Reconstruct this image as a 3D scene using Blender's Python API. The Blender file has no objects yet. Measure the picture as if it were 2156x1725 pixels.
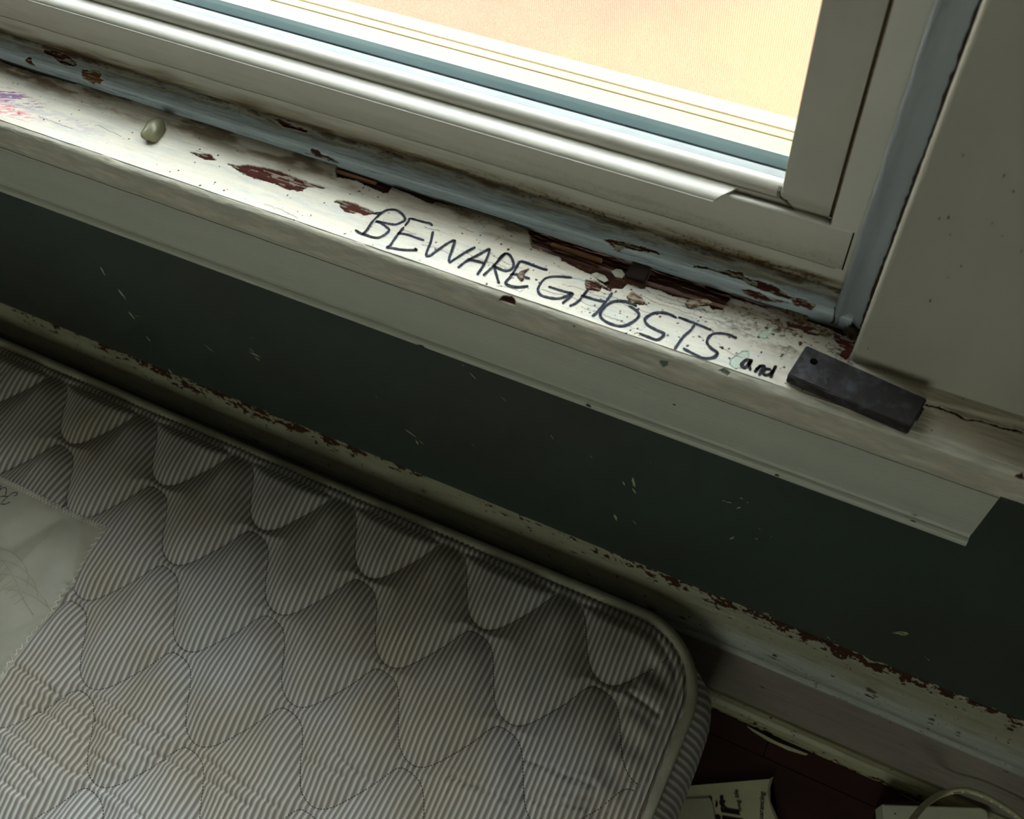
import bpy, bmesh, math, random
import numpy as np
from mathutils import Vector, Matrix

# ------------------------------------------------------------------ camera, sky, light, exposure
SC = bpy.context.scene
COL = SC.collection
ZC = 1.23                                   # camera height above the floor
CR = (0.8972050545645217, 0.33826449770080474, -0.2839017781893871)
CV = (0.0835678540176374, 0.5012103091387371, 0.8612808135491806)
CD = (0.4336352197858939, -0.7964705616708467, 0.42142038459591113)
cam_d = bpy.data.cameras.new('camera')
cam = bpy.data.objects.new('camera', cam_d)
COL.objects.link(cam)
ex = Vector((CR[0], CD[0], -CV[0])); ey = Vector((CR[1], CD[1], -CV[1])); ez = Vector((CR[2], CD[2], -CV[2]))
M = Matrix.Identity(4)
for i in range(3):
    M[i][0] = ex[i]; M[i][1] = -ey[i]; M[i][2] = -ez[i]
M.translation = Vector((0, -0.36, ZC))
cam.matrix_world = M
cam_d.sensor_width = 36.0
cam_d.lens = 36.0 * 2147.1157 / 2156.0
cam_d.clip_start = 0.02
cam_d.dof.use_dof = True
cam_d.dof.focus_distance = 0.76
cam_d.dof.aperture_fstop = 14.0
SC.camera = cam
SC.view_settings.view_transform = 'Standard'
SC.view_settings.look = 'None'
SC.view_settings.gamma = 1.0
SC.view_settings.use_curve_mapping = False
SC.view_settings.exposure = 0.0

world = bpy.data.worlds.new('sky'); SC.world = world; world.use_nodes = True
wn = world.node_tree; wn.nodes.clear()
wo = wn.nodes.new('ShaderNodeOutputWorld'); wb = wn.nodes.new('ShaderNodeBackground')
wt = wn.nodes.new('ShaderNodeTexCoord'); ws = wn.nodes.new('ShaderNodeSeparateXYZ'); wr = wn.nodes.new('ShaderNodeValToRGB')
wn.links.new(wt.outputs['Generated'], ws.inputs[0]); wn.links.new(ws.outputs['Z'], wr.inputs[0])
wr.color_ramp.elements[0].position = 0.0; wr.color_ramp.elements[0].color = (1.0, .90, .76, 1)
wr.color_ramp.elements[1].position = 0.55; wr.color_ramp.elements[1].color = (.88, .95, 1.0, 1)
wn.links.new(wr.outputs[0], wb.inputs[0]); wb.inputs[1].default_value = 15.5
wn.links.new(wb.outputs[0], wo.inputs[0])

def area(name, loc, rot, sx, sy, power, color, portal=False):
    l = bpy.data.lights.new(name, 'AREA'); l.shape = 'RECTANGLE'; l.size = sx; l.size_y = sy
    l.energy = power; l.color = color
    if portal: l.cycles.is_portal = True
    o = bpy.data.objects.new(name, l); o.location = loc; o.rotation_euler = rot; COL.objects.link(o)
    return o
WX0, WX1, WZ0, WZ1 = -0.96, -0.002, 0.74, 2.02       # window opening in the back wall

# fill lamp added behind the camera, in front of a made-up window's blind
area('fill_light', (.05, -3.255, 1.40), (math.radians(90), 0, 0), 1.1, 1.2, 15.5, (.93, 1.0, .86))

# ------------------------------------------------------------------ helpers
rnd = random.Random(7)
def vn(x, y, seed=0):
    xi = np.floor(x).astype(np.int64); yi = np.floor(y).astype(np.int64)
    xf = x - xi; yf = y - yi
    u = xf*xf*(3-2*xf); v = yf*yf*(3-2*yf)
    def h(a, b):
        n = (a*374761393 + b*668265263 + seed*1274126177) & 0xffffffff
        n = ((n ^ (n >> 13)) * 1103515245) & 0xffffffff
        n = (n ^ (n >> 16)) & 0xffffff
        return n / float(0xffffff)
    return (h(xi, yi)*(1-u)+h(xi+1, yi)*u)*(1-v) + (h(xi, yi+1)*(1-u)+h(xi+1, yi+1)*u)*v
def fbm(x, y, seed=0, o=4):
    s = 0; a = .5; t = 0
    for i in range(o):
        s = s + a*vn(x*2**i, y*2**i, seed+i*17); t += a; a *= .55
    return s/t
def pmask(X, Y, poly):
    m = np.zeros(X.shape, bool)
    p = np.array(poly); a = p.min(0)-.002; b = p.max(0)+.002
    idx = np.nonzero((X > a[0]) & (X < b[0]) & (Y > a[1]) & (Y < b[1]))
    if len(idx[0]) == 0: return m
    x = X[idx]; y = Y[idx]; r = np.zeros(x.shape, bool); n = len(p)
    for i in range(n):
        x1, y1 = p[i]; x2, y2 = p[(i+1) % n]
        if y1 == y2: continue
        c = ((y1 > y) != (y2 > y)) & (x < (x2-x1)*(y-y1)/(y2-y1)+x1)
        r ^= c
    m[idx] = r
    return m
def smooth(a, b, x):
    t = np.clip((x-a)/(b-a), 0, 1); return t*t*(3-2*t)
def dist_line(X, Y, pts, reach):
    d = np.full(X.shape, 9.0)
    for (x1, y1), (x2, y2) in zip(pts[:-1], pts[1:]):
        idx = np.nonzero((X > min(x1, x2)-reach) & (X < max(x1, x2)+reach) & (Y > min(y1, y2)-reach) & (Y < max(y1, y2)+reach))
        if len(idx[0]) == 0: continue
        x = X[idx]; y = Y[idx]; L = (x2-x1)**2+(y2-y1)**2+1e-12
        t = np.clip(((x-x1)*(x2-x1)+(y-y1)*(y2-y1))/L, 0, 1)
        dd = np.hypot(x-(x1+t*(x2-x1)), y-(y1+t*(y2-y1)))
        d[idx] = np.minimum(d[idx], dd)
    return d

def link(name, me, mat=None, parent=None, kind=None, label=None, cat=None, group=None, smoothit=False):
    o = bpy.data.objects.new(name, me); COL.objects.link(o)
    if mat: me.materials.append(mat)
    if parent: o.parent = parent
    if kind: o['kind'] = kind
    if label: o['label'] = label
    if cat: o['category'] = cat
    if group: o['group'] = group
    if smoothit: me.polygons.foreach_set('use_smooth', [True]*len(me.polygons))
    return o
def grid_mesh(name, P, C=None, extra=None, flip=False):
    """P: (n,m,3) array of points; C: (n,m,3) colours kept as an attribute"""
    n, m = P.shape[:2]
    me = bpy.data.meshes.new(name)
    idx = np.arange(n*m).reshape(n, m)
    q = np.stack([idx[:-1, :-1], idx[1:, :-1], idx[1:, 1:], idx[:-1, 1:]], -1).reshape(-1, 4)
    if flip: q = q[:, ::-1]
    me.vertices.add(n*m); me.vertices.foreach_set('co', P.reshape(-1).astype(np.float32))
    me.loops.add(q.size); me.loops.foreach_set('vertex_index', q.reshape(-1).astype(np.int32))
    me.polygons.add(len(q)); me.polygons.foreach_set('loop_start', np.arange(0, q.size, 4).astype(np.int32))
    me.update(calc_edges=True)
    if C is not None:
        at = me.attributes.new('Col', 'FLOAT_COLOR', 'POINT')
        c4 = np.ones((n*m, 4), np.float32); c4[:, :3] = np.clip(C.reshape(-1, 3), 0, 1)
        at.data.foreach_set('color', c4.reshape(-1))
    for k, v in (extra or {}).items():
        at = me.attributes.new(k, 'FLOAT', 'POINT'); at.data.foreach_set('value', v.reshape(-1).astype(np.float32))
    me.polygons.foreach_set('use_smooth', np.ones(len(me.polygons), bool))
    return me
def resample(prof, step):
    p = np.array(prof, float); out = [p[0]]
    for a, b in zip(p[:-1], p[1:]):
        k = max(1, int(round(np.hypot(*(b-a))/step)))
        for i in range(1, k+1): out.append(a+(b-a)*i/k)
    return np.array(out)
def arc(cx, cy, r, a0, a1, n=6):
    return [(cx+r*math.cos(math.radians(a0+(a1-a0)*i/n)), cy+r*math.sin(math.radians(a0+(a1-a0)*i/n))) for i in range(n+1)]
def pnormals(p):
    t = np.gradient(p, axis=0); t /= np.linalg.norm(t, axis=1)[:, None]+1e-12
    return np.stack([-t[:, 1], t[:, 0]], 1)
def loft(name, prof, xs, mat, parent=None, caps=True, sm=True, axis='x', **kw):
    """closed profile swept straight; axis x: profile is (y,z); axis z: profile is (x,y)"""
    bm = bmesh.new(); rings = []
    for x in xs:
        r = []
        for i, (a, b) in enumerate(prof):
            xx = x(i) if callable(x) else x
            r.append(bm.verts.new((xx, a, b) if axis == 'x' else (a, b, xx)))
        rings.append(r)
    n = len(prof)
    for r0, r1 in zip(rings[:-1], rings[1:]):
        for i in range(n):
            bm.faces.new((r0[i], r0[(i+1) % n], r1[(i+1) % n], r1[i]))
    if caps:
        bm.faces.new(rings[0]); bm.faces.new(rings[-1][::-1])
    bmesh.ops.recalc_face_normals(bm, faces=bm.faces)
    me = bpy.data.meshes.new(name); bm.to_mesh(me); bm.free()
    if sm:
        me.polygons.foreach_set('use_smooth', [True]*len(me.polygons))
        try: me.set_sharp_from_angle(angle=math.radians(38))
        except Exception: pass
    return link(name, me, mat, parent, **kw)
def bbox(bm, x0, x1, y0, y1, z0, z1):
    v = [bm.verts.new(p) for p in ((x0, y0, z0), (x1, y0, z0), (x1, y1, z0), (x0, y1, z0), (x0, y0, z1), (x1, y0, z1), (x1, y1, z1), (x0, y1, z1))]
    for f in ((0, 3, 2, 1), (4, 5, 6, 7), (0, 1, 5, 4), (1, 2, 6, 5), (2, 3, 7, 6), (3, 0, 4, 7)): bm.faces.new([v[i] for i in f])
def boxes(name, lst, mat, parent=None, bev=0, **kw):
    bm = bmesh.new()
    for b in lst: bbox(bm, *b)
    if bev: bmesh.ops.bevel(bm, geom=list(bm.edges), offset=bev, segments=2, affect='EDGES', clamp_overlap=True)
    me = bpy.data.meshes.new(name); bm.to_mesh(me); bm.free()
    return link(name, me, mat, parent, **kw)
def tube(name, pts, r, mat, parent=None, seg=8, flat=1.0, **kw):
    bm = bmesh.new(); rings = []; n = len(pts); P = [Vector(p) for p in pts]
    for i, p in enumerate(P):
        t = (P[min(i+1, n-1)]-P[max(i-1, 0)]).normalized()
        up = Vector((0, 0, 1)) if abs(t.z) < .9 else Vector((0, 1, 0))
        s = t.cross(up).normalized(); u = s.cross(t).normalized()
        rr = r(i/(n-1)) if callable(r) else r
        rings.append([bm.verts.new(p + s*math.cos(2*math.pi*k/seg)*rr + u*math.sin(2*math.pi*k/seg)*rr*flat) for k in range(seg)])
    for a, b in zip(rings[:-1], rings[1:]):
        for k in range(seg): bm.faces.new((a[k], a[(k+1) % seg], b[(k+1) % seg], b[k]))
    bm.faces.new(rings[0]); bm.faces.new(rings[-1])
    bmesh.ops.recalc_face_normals(bm, faces=bm.faces)
    me = bpy.data.meshes.new(name); bm.to_mesh(me); bm.free()
    return link(name, me, mat, parent, smoothit=True, **kw)
def catmull(pts, k=6):
    p = [Vector(tuple(q)+(0,)*(3-len(q))) for q in pts]; out = []
    for i in range(len(p)-1):
        a = p[max(i-1, 0)]; b = p[i]; c = p[i+1]; d = p[min(i+2, len(p)-1)]
        for j in range(k):
            t = j/k
            out.append(.5*((2*b)+(c-a)*t+(2*a-5*b+4*c-d)*t*t+(3*b-a-3*c+d)*t**3))
    out.append(p[-1]); return out
def ribbons(name, strokes, width, lift, mat, parent, frame, k=5, var=.25, seed=1, **kw):
    """flat pen strokes; frame(x,y) -> 3D point"""
    r = random.Random(seed); bm = bmesh.new()
    for s in strokes:
        p = catmull(s, k) if len(s) > 2 else [Vector((s[0][0], s[0][1], 0)), Vector(((s[0][0]+s[1][0])/2, (s[0][1]+s[1][1])/2, 0)), Vector((s[1][0], s[1][1], 0))]
        L = []; R = []; n = len(p); w = width
        # round starts and ends
        t0 = (p[1]-p[0]).normalized(); t1 = (p[-1]-p[-2]).normalized()
        p = [p[0]-t0*width*.45] + p + [p[-1]+t1*width*.45]; n += 2
        for i, q in enumerate(p):
            t = (p[min(i+1, n-1)]-p[max(i-1, 0)]);
            if t.length < 1e-9: t = Vector((1, 0, 0))
            t.normalize(); s_ = Vector((-t.y, t.x, 0))
            w = width*.5*(1+r.uniform(-var, var)) * (.45 if i in (0, n-1) else 1)
            a = q+s_*w; b = q-s_*w
            L.append(bm.verts.new(frame(a.x, a.y, lift))); R.append(bm.verts.new(frame(b.x, b.y, lift)))
        for i in range(n-1): bm.faces.new((L[i], R[i], R[i+1], L[i+1]))
    me = bpy.data.meshes.new(name); bm.to_mesh(me); bm.free()
    return link(name, me, mat, parent, **kw)

# ------------------------------------------------------------------ materials
def mat(name, color, rough=.6, var=.12, scale=30., bump=.0, bscale=200., spec=.5, stretch=(1, 1, 1), color2=None, metallic=0, th=(.45, .62), rvar=0):
    m = bpy.data.materials.new(name); m.use_nodes = True; nt = m.node_tree; b = nt.nodes['Principled BSDF']
    tc = nt.nodes.new('ShaderNodeTexCoord'); mp = nt.nodes.new('ShaderNodeMapping'); mp.inputs['Scale'].default_value = stretch
    nt.links.new(tc.outputs['Object'], mp.inputs[0])
    nz = nt.nodes.new('ShaderNodeTexNoise'); nz.inputs['Scale'].default_value = scale; nz.inputs['Detail'].default_value = 6
    nt.links.new(mp.outputs[0], nz.inputs['Vector'])
    rp = nt.nodes.new('ShaderNodeValToRGB')
    if color2 is None:
        rp.color_ramp.elements[0].position = .3; rp.color_ramp.elements[1].position = .7
        rp.color_ramp.elements[0].color = tuple(c*(1-var) for c in color)+(1,)
        rp.color_ramp.elements[1].color = tuple(min(1, c*(1+var)) for c in color)+(1,)
    else:
        rp.color_ramp.elements[0].position = th[0]; rp.color_ramp.elements[1].position = th[1]
        rp.color_ramp.elements[0].color = tuple(color)+(1,); rp.color_ramp.elements[1].color = tuple(color2)+(1,)
    nt.links.new(nz.outputs['Fac'], rp.inputs[0]); nt.links.new(rp.outputs[0], b.inputs['Base Color'])
    b.inputs['Roughness'].default_value = rough; b.inputs['Metallic'].default_value = metallic
    b.inputs['Specular IOR Level'].default_value = spec
    if bump:
        n2 = nt.nodes.new('ShaderNodeTexNoise'); n2.inputs['Scale'].default_value = bscale; n2.inputs['Detail'].default_value = 5
        nt.links.new(mp.outputs[0], n2.inputs['Vector'])
        bp = nt.nodes.new('ShaderNodeBump'); bp.inputs['Strength'].default_value = bump; bp.inputs['Distance'].default_value = .001
        nt.links.new(n2.outputs['Fac'], bp.inputs['Height']); nt.links.new(bp.outputs[0], b.inputs['Normal'])
    return m
def mat_attr(name, rough=.55, bump=.25, bscale=350., stretch=(.08, 1, 1), spec=.5):
    m = bpy.data.materials.new(name); m.use_nodes = True; nt = m.node_tree; b = nt.nodes['Principled BSDF']
    at = nt.nodes.new('ShaderNodeAttribute'); at.attribute_name = 'Col'
    nt.links.new(at.outputs['Color'], b.inputs['Base Color'])
    b.inputs['Roughness'].default_value = rough
    bw = nt.nodes.new('ShaderNodeRGBToBW'); mr = nt.nodes.new('ShaderNodeMapRange')      # bare wood is duller than the paint
    mr.inputs['From Min'].default_value = .06; mr.inputs['From Max'].default_value = .22; mr.inputs['To Min'].default_value = .03; mr.inputs['To Max'].default_value = spec
    nt.links.new(at.outputs['Color'], bw.inputs[0]); nt.links.new(bw.outputs[0], mr.inputs['Value']); nt.links.new(mr.outputs['Result'], b.inputs['Specular IOR Level'])
    tc = nt.nodes.new('ShaderNodeTexCoord'); mp = nt.nodes.new('ShaderNodeMapping'); mp.inputs['Scale'].default_value = stretch
    nt.links.new(tc.outputs['Object'], mp.inputs[0])
    n2 = nt.nodes.new('ShaderNodeTexNoise'); n2.inputs['Scale'].default_value = bscale; n2.inputs['Detail'].default_value = 6
    nt.links.new(mp.outputs[0], n2.inputs['Vector'])
    bp = nt.nodes.new('ShaderNodeBump'); bp.inputs['Strength'].default_value = bump; bp.inputs['Distance'].default_value = .0008
    nt.links.new(n2.outputs['Fac'], bp.inputs['Height']); nt.links.new(bp.outputs[0], b.inputs['Normal'])
    return m
M_OLD = mat_attr('old_paint', .42, .35, 420, (.06, 1, 1))
M_OLDB = mat_attr('baseboard_paint', .45, .3, 300, (.06, 1, 1))
M_VINYLD = mat_attr('dirty_vinyl', .38, .05, 300, (1, 1, 1))
M_VINYL = mat('white_vinyl', (.50, .485, .42), .3, .04, 25, .05, 120)
M_VINYLF = mat('frame_vinyl', (.62, .61, .54), .36, .05, 12, .06, 150)
M_WALL = mat('green_wall_paint', (.038, .060, .047), .45, .22, 3.2, .25, 60, spec=.35, color2=(.046, .046, .036), th=(.42, .66))
M_CASE = mat('casing_paint', (.44, .43, .36), .45, .08, 14, .35, 160, stretch=(1, 1, .12))
M_APRON = mat('apron_paint', (.47, .49, .42), .42, .10, 25, .55, 700, stretch=(.05, 1, 1))
M_ROOM = mat('room_plaster', (.14, .15, .13), .8, .1, 3)
M_CEIL = mat('ceiling_plaster', (.4, .4, .36), .9, .06, 3)
M_FLOOR = mat('dark_floorboard', (.045, .012, .009), .6, .35, 18, .3, 120, stretch=(.1, 1, 1))
M_GAP = mat('brown_grime', (.060, .033, .016), .9, .4, 400)
M_RUST = mat('joint_dirt', (.17, .115, .055), .9, .5, 600)
M_INK = mat('marker_ink', (.014, .016, .030), .6, .5, 700, spec=.2, color2=(.060, .066, .105), th=(.48, .72))
M_INK2 = mat('black_ink', (.006, .006, .010), .5, .3, 600, spec=.2)
M_GASKET = mat('teal_gasket', (.030, .050, .050), .9, .25, 60, .1, 300, spec=.1, stretch=(.1, 1, 1), color2=(.05, .075, .072), th=(.5, .8))
M_RAILSHADE = mat('grey_rail_shade', (.17, .195, .20), .55, .1, 60, spec=.3)  # darker grey that paints shade and dull reflection onto the rail top
M_SPACER = mat('pale_edge', (.4, .4, .34), .4, .05, 20)
M_SCREEN = mat('screen_wire', (.60, .55, .46), .5, .1, 50)
M_STOPV = mat('blue_grey_paint', (.30, .34, .36), .4, .22, 30, .35, 160, stretch=(1, 1, .12))
M_METAL = mat('dark_oxidised_metal', (.011, .007, .007), .62, .4, 150, .5, 520, color2=(.070, .076, .084), th=(.50, .80), metallic=.0)
M_BLACK = mat('hole_black', (.003, .002, .002), 1.0, spec=0.0)
M_GLUE = mat('yellowed_glue', (.21, .20, .115), .22, .12, 80, .15, 200)
M_WOODA = mat('amber_wood', (.26, .12, .045), .7, .3, 200, .3, 600, stretch=(.08, 1, 1))
M_WOODD = mat('dark_wood', (.035, .018, .014), .8, .4, 200, .4, 500, stretch=(.1, 1, 1))
M_FLAKE = mat('paint_flake', (.42, .42, .32), .5, .15, 200)
M_SPLINT = mat('splintered_wood', (.10, .05, .03), .7, .5, 500, .4, 900, color2=(.42, .34, .24), th=(.45, .6), stretch=(.3, 1, 1))
M_SPECK = mat('chipped_speck', (.42, .40, .26), .7, .35, 120)
M_PIPE = mat('piping_cloth', (.42, .41, .31), .75, .1, 60, .6, 900)
M_THREAD = mat('quilting_thread', (.055, .045, .038), .8)
M_LABEL = mat('label_satin', (.44, .43, .34), .55, .14, 14, .15, 60)
M_STITCH = mat('label_stitch', (.72, .70, .58), .6, .1, 200)
M_LABELINK = mat('label_print', (.055, .05, .035), .7)
M_LABELTAN = mat('label_tan_print', (.385, .37, .27), .7, .1, 100)
M_PAPER = mat('packet_paper', (.70, .70, .47), .55, .08, 40, .1, 100)
M_SHEET = mat('clear_sheet', (.58, .58, .44), .35, .08, 30)
M_PRINT = mat('packet_print', (.018, .01, .01), .6)
M_FOLD = mat('packet_fold', (.38, .34, .24), .6, .1, 60)
M_BOXW = mat('white_plastic', (.74, .78, .60), .35, .06, 60, .1, 300)
M_CABLE = mat('cable_sheath', (.60, .58, .38), .45, .1, 60)
M_CABLEP = mat('cable_print', (.02, .015, .012), .6)
M_BROWNP = mat('brown_plastic', (.045, .022, .02), .35, .2, 40)
M_ROOF = mat('pale_roof', (.135, .052, .030), .8, .1, 1.6, color2=(.185, .092, .038), th=(.38, .62))
M_SILLX = mat('outer_sill_paint', (.245, .200, .098), .5, .05, 20)

def glass_mat():
    m = bpy.data.materials.new('window_glass'); m.use_nodes = True; nt = m.node_tree; nt.nodes.clear()
    o = nt.nodes.new('ShaderNodeOutputMaterial'); t = nt.nodes.new('ShaderNodeBsdfTransparent'); g = nt.nodes.new('ShaderNodeBsdfGlossy')
    f = nt.nodes.new('ShaderNodeFresnel'); x = nt.nodes.new('ShaderNodeMixShader'); f.inputs[0].default_value = 1.45
    t.inputs[0].default_value = (.97, .975, .97, 1); g.inputs['Roughness'].default_value = .02
    ge = nt.nodes.new('ShaderNodeNewGeometry'); iv = nt.nodes.new('ShaderNodeMath'); iv.operation = 'SUBTRACT'; iv.inputs[0].default_value = 1
    ml = nt.nodes.new('ShaderNodeMath'); ml.operation = 'MULTIPLY'      # reflect only on the outer skin of the thin pane
    nt.links.new(ge.outputs['Backfacing'], iv.inputs[1]); nt.links.new(iv.outputs[0], ml.inputs[0]); nt.links.new(f.outputs[0], ml.inputs[1])
    nt.links.new(ml.outputs[0], x.inputs[0]); nt.links.new(t.outputs[0], x.inputs[1]); nt.links.new(g.outputs[0], x.inputs[2]); nt.links.new(x.outputs[0], o.inputs[0])
    return m
M_GLASS = glass_mat()

def mattress_mat():
    m = bpy.data.materials.new('ticking_stripe'); m.use_nodes = True; nt = m.node_tree; b = nt.nodes['Principled BSDF']
    N = nt.nodes.new; Lk = nt.links.new
    at = N('ShaderNodeAttribute'); at.attribute_name = 'stripe'
    # slow wobble so that stripes run unevenly
    tc = N('ShaderNodeTexCoord'); nz = N('ShaderNodeTexNoise'); nz.inputs['Scale'].default_value = 14; nz.inputs['Detail'].default_value = 2
    Lk(tc.outputs['Object'], nz.inputs['Vector'])
    ma = N('ShaderNodeMath'); ma.operation = 'MULTIPLY_ADD'; ma.inputs[1].default_value = .0022; Lk(nz.outputs['Fac'], ma.inputs[0]); Lk(at.outputs['Fac'], ma.inputs[2])
    dv = N('ShaderNodeMath'); dv.operation = 'DIVIDE'; dv.inputs[1].default_value = .0057; Lk(ma.outputs[0], dv.inputs[0])
    fr = N('ShaderNodeMath'); fr.operation = 'FRACT'; Lk(dv.outputs[0], fr.inputs[0])
    rp = N('ShaderNodeValToRGB'); cr = rp.color_ramp; dk = (.285, .265, .255, 1); lt = (.70, .735, .70, 1); md = (.55, .56, .52, 1)
    cr.elements[0].position = 0; cr.elements[0].color = dk
    cr.elements[1].position = 1; cr.elements[1].color = dk
    for p, c in ((.06, dk), (.14, md), (.20, (.42, .40, .35, 1)), (.27, lt), (.37, md), (.46, lt), (.54, (.42, .40, .35, 1)), (.62, dk), (.80, (.235, .20, .18, 1))):
        e = cr.elements.new(p); e.color = c
    Lk(fr.outputs[0], rp.inputs[0])
    # weft: fine cross threads, stains
    n2 = N('ShaderNodeTexNoise'); n2.inputs['Scale'].default_value = 9; n2.inputs['Detail'].default_value = 5; Lk(tc.outputs['Object'], n2.inputs['Vector'])
    r2 = N('ShaderNodeValToRGB'); r2.color_ramp.elements[0].position = .35; r2.color_ramp.elements[0].color = (.90, .83, .72, 1); r2.color_ramp.elements[1].position = .6; r2.color_ramp.elements[1].color = (1, 1, 1, 1)
    Lk(n2.outputs['Fac'], r2.inputs[0])
    mx = N('ShaderNodeMix'); mx.data_type = 'RGBA'; mx.blend_type = 'MULTIPLY'; mx.inputs['Factor'].default_value = 1
    Lk(rp.outputs[0], mx.inputs['A']); Lk(r2.outputs[0], mx.inputs['B']); Lk(mx.outputs['Result'], b.inputs['Base Color'])
    b.inputs['Roughness'].default_value = .8; b.inputs['Specular IOR Level'].default_value = .3
    b.inputs['Sheen Weight'].default_value = .15
    n3 = N('ShaderNodeTexNoise'); n3.inputs['Scale'].default_value = 1500; Lk(tc.outputs['Object'], n3.inputs['Vector'])
    bp = N('ShaderNodeBump'); bp.inputs['Strength'].default_value = .25; bp.inputs['Distance'].default_value = .0005
    Lk(n3.outputs['Fac'], bp.inputs['Height']); Lk(bp.outputs[0], b.inputs['Normal'])
    return m
M_TICK = mattress_mat()

# ------------------------------------------------------------------ traced outlines, metres in the world (x,y on the sill; x,z on upright faces)
HOLES = [[(-0.3493,-0.0),(-0.3278,0.0009),(-0.3073,0.0008),(-0.3059,-0.0049),(-0.3089,-0.0069),(-0.3178,-0.006),(-0.3307,-0.0045),(-0.345,-0.0063)],[(-0.3073,0.0008),(-0.289,-0.0003),(-0.2747,0.0013),(-0.2605,0.0023),(-0.2471,0.0034),(-0.2475,0.0018),(-0.2594,0.0003),(-0.2679,-0.0006),(-0.2739,-0.0012),(-0.274,-0.0032),(-0.279,-0.0037),(-0.2883,-0.0016),(-0.306,-0.0005)],[(-0.2193,0.0013),(-0.2138,0.0018),(-0.2065,0.0016),(-0.1946,0.0016),(-0.1784,0.0013),(-0.1578,0.0023),(-0.1422,0.0021),(-0.1267,0.0018),(-0.1139,0.0021),(-0.0993,0.0031),(-0.0767,0.0014),(-0.0696,0.0018),(-0.0554,0.0021),(-0.044,0.0004),(-0.0566,-0.0014),(-0.0685,-0.0014),(-0.0764,-0.0022),(-0.0776,-0.0069),(-0.0777,-0.0119),(-0.0832,-0.0139),(-0.0873,-0.0104),(-0.0935,-0.011),(-0.0984,-0.0124),(-0.1022,-0.0127),(-0.1079,-0.0132),(-0.115,-0.013),(-0.124,-0.0129),(-0.1263,-0.0157),(-0.1356,-0.0149),(-0.1372,-0.0196),(-0.143,-0.0226),(-0.151,-0.0208),(-0.1559,-0.0177),(-0.1615,-0.0168),(-0.168,-0.0162),(-0.1748,-0.015),(-0.1789,-0.0141),(-0.1811,-0.0117),(-0.1852,-0.012),(-0.1942,-0.011),(-0.1994,-0.0114),(-0.2026,-0.009),(-0.2055,-0.0041),(-0.2079,-0.0002)],[(-0.6448,0.0023),(-0.6292,0.0022),(-0.6077,0.0022),(-0.5911,0.0022),(-0.5719,0.0024),(-0.5709,0.001),(-0.5748,0.0004),(-0.5938,-0.0001),(-0.6081,-0.0011),(-0.6266,-0.0008),(-0.643,0.0002)],[(-0.0317,-0.0007),(-0.0268,0.0001),(-0.0176,-0.0003),(-0.0101,-0.0025),(-0.0078,-0.0027),(-0.0102,-0.0037),(-0.0171,-0.0018),(-0.0264,-0.0015),(-0.0315,-0.0013)]]
CHIPS = [[(-0.4214,-0.0234),(-0.4129,-0.0224),(-0.4072,-0.0194),(-0.3912,-0.0165),(-0.3785,-0.0165),(-0.3607,-0.0171),(-0.3457,-0.0175),(-0.3582,-0.0212),(-0.3596,-0.0259),(-0.3737,-0.0281),(-0.381,-0.0265),(-0.3916,-0.0276),(-0.4043,-0.0277),(-0.4113,-0.0259)],[(-0.4525,-0.024),(-0.444,-0.0229),(-0.4375,-0.0208),(-0.4302,-0.0234),(-0.4366,-0.0259),(-0.4433,-0.0257)],[(-0.3358,-0.0251),(-0.3302,-0.0229),(-0.3213,-0.0217),(-0.3178,-0.0225),(-0.3105,-0.0228),(-0.3058,-0.0238),(-0.2946,-0.0229),(-0.3002,-0.0234),(-0.3055,-0.0254),(-0.3111,-0.0279),(-0.317,-0.0281),(-0.319,-0.0297),(-0.3241,-0.0301),(-0.329,-0.0283),(-0.3309,-0.0259),(-0.333,-0.0262)],[(-0.1606,-0.0225),(-0.1534,-0.0211),(-0.1473,-0.0222),(-0.143,-0.0226),(-0.1424,-0.0242),(-0.1488,-0.0234),(-0.1489,-0.0269),(-0.1534,-0.0281),(-0.1572,-0.0278)],[(-0.1992,-0.0353),(-0.1988,-0.0319),(-0.1948,-0.028),(-0.1958,-0.0326),(-0.1944,-0.0365),(-0.1953,-0.0379)],[(-0.1322,-0.0244),(-0.1309,-0.0202),(-0.1249,-0.0215),(-0.1208,-0.0247),(-0.1214,-0.0262),(-0.1257,-0.0268),(-0.1276,-0.0282),(-0.1306,-0.0257)],[(-0.0935,-0.011),(-0.0883,-0.0095),(-0.0845,-0.0104),(-0.0816,-0.0104),(-0.0777,-0.0119),(-0.0832,-0.0138),(-0.0858,-0.0121),(-0.0894,-0.013),(-0.094,-0.0137),(-0.0962,-0.0182),(-0.0992,-0.0167),(-0.0973,-0.0126)],[(0.0425,-0.0298),(0.0493,-0.0289),(0.058,-0.0288),(0.0636,-0.0303),(0.0718,-0.0285),(0.082,-0.028),(0.0931,-0.026),(0.0933,-0.0272),(0.0814,-0.0293),(0.072,-0.0293),(0.063,-0.0314),(0.0575,-0.0301),(0.0496,-0.0299),(0.0432,-0.0308)],[(-0.042,-0.0062),(-0.0365,-0.0057),(-0.0299,-0.0048),(-0.0228,-0.0042),(-0.0223,-0.0087),(-0.0284,-0.0095),(-0.0341,-0.0089),(-0.0401,-0.009)],[(-0.0147,-0.0038),(-0.0099,-0.0047),(-0.0058,-0.0018),(-0.0027,-0.0017),(-0.0018,-0.0106),(-0.003,-0.0185),(-0.0049,-0.0182),(-0.0079,-0.0172),(-0.0069,-0.0116),(-0.0099,-0.0105),(-0.0134,-0.0079)]]
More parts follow.
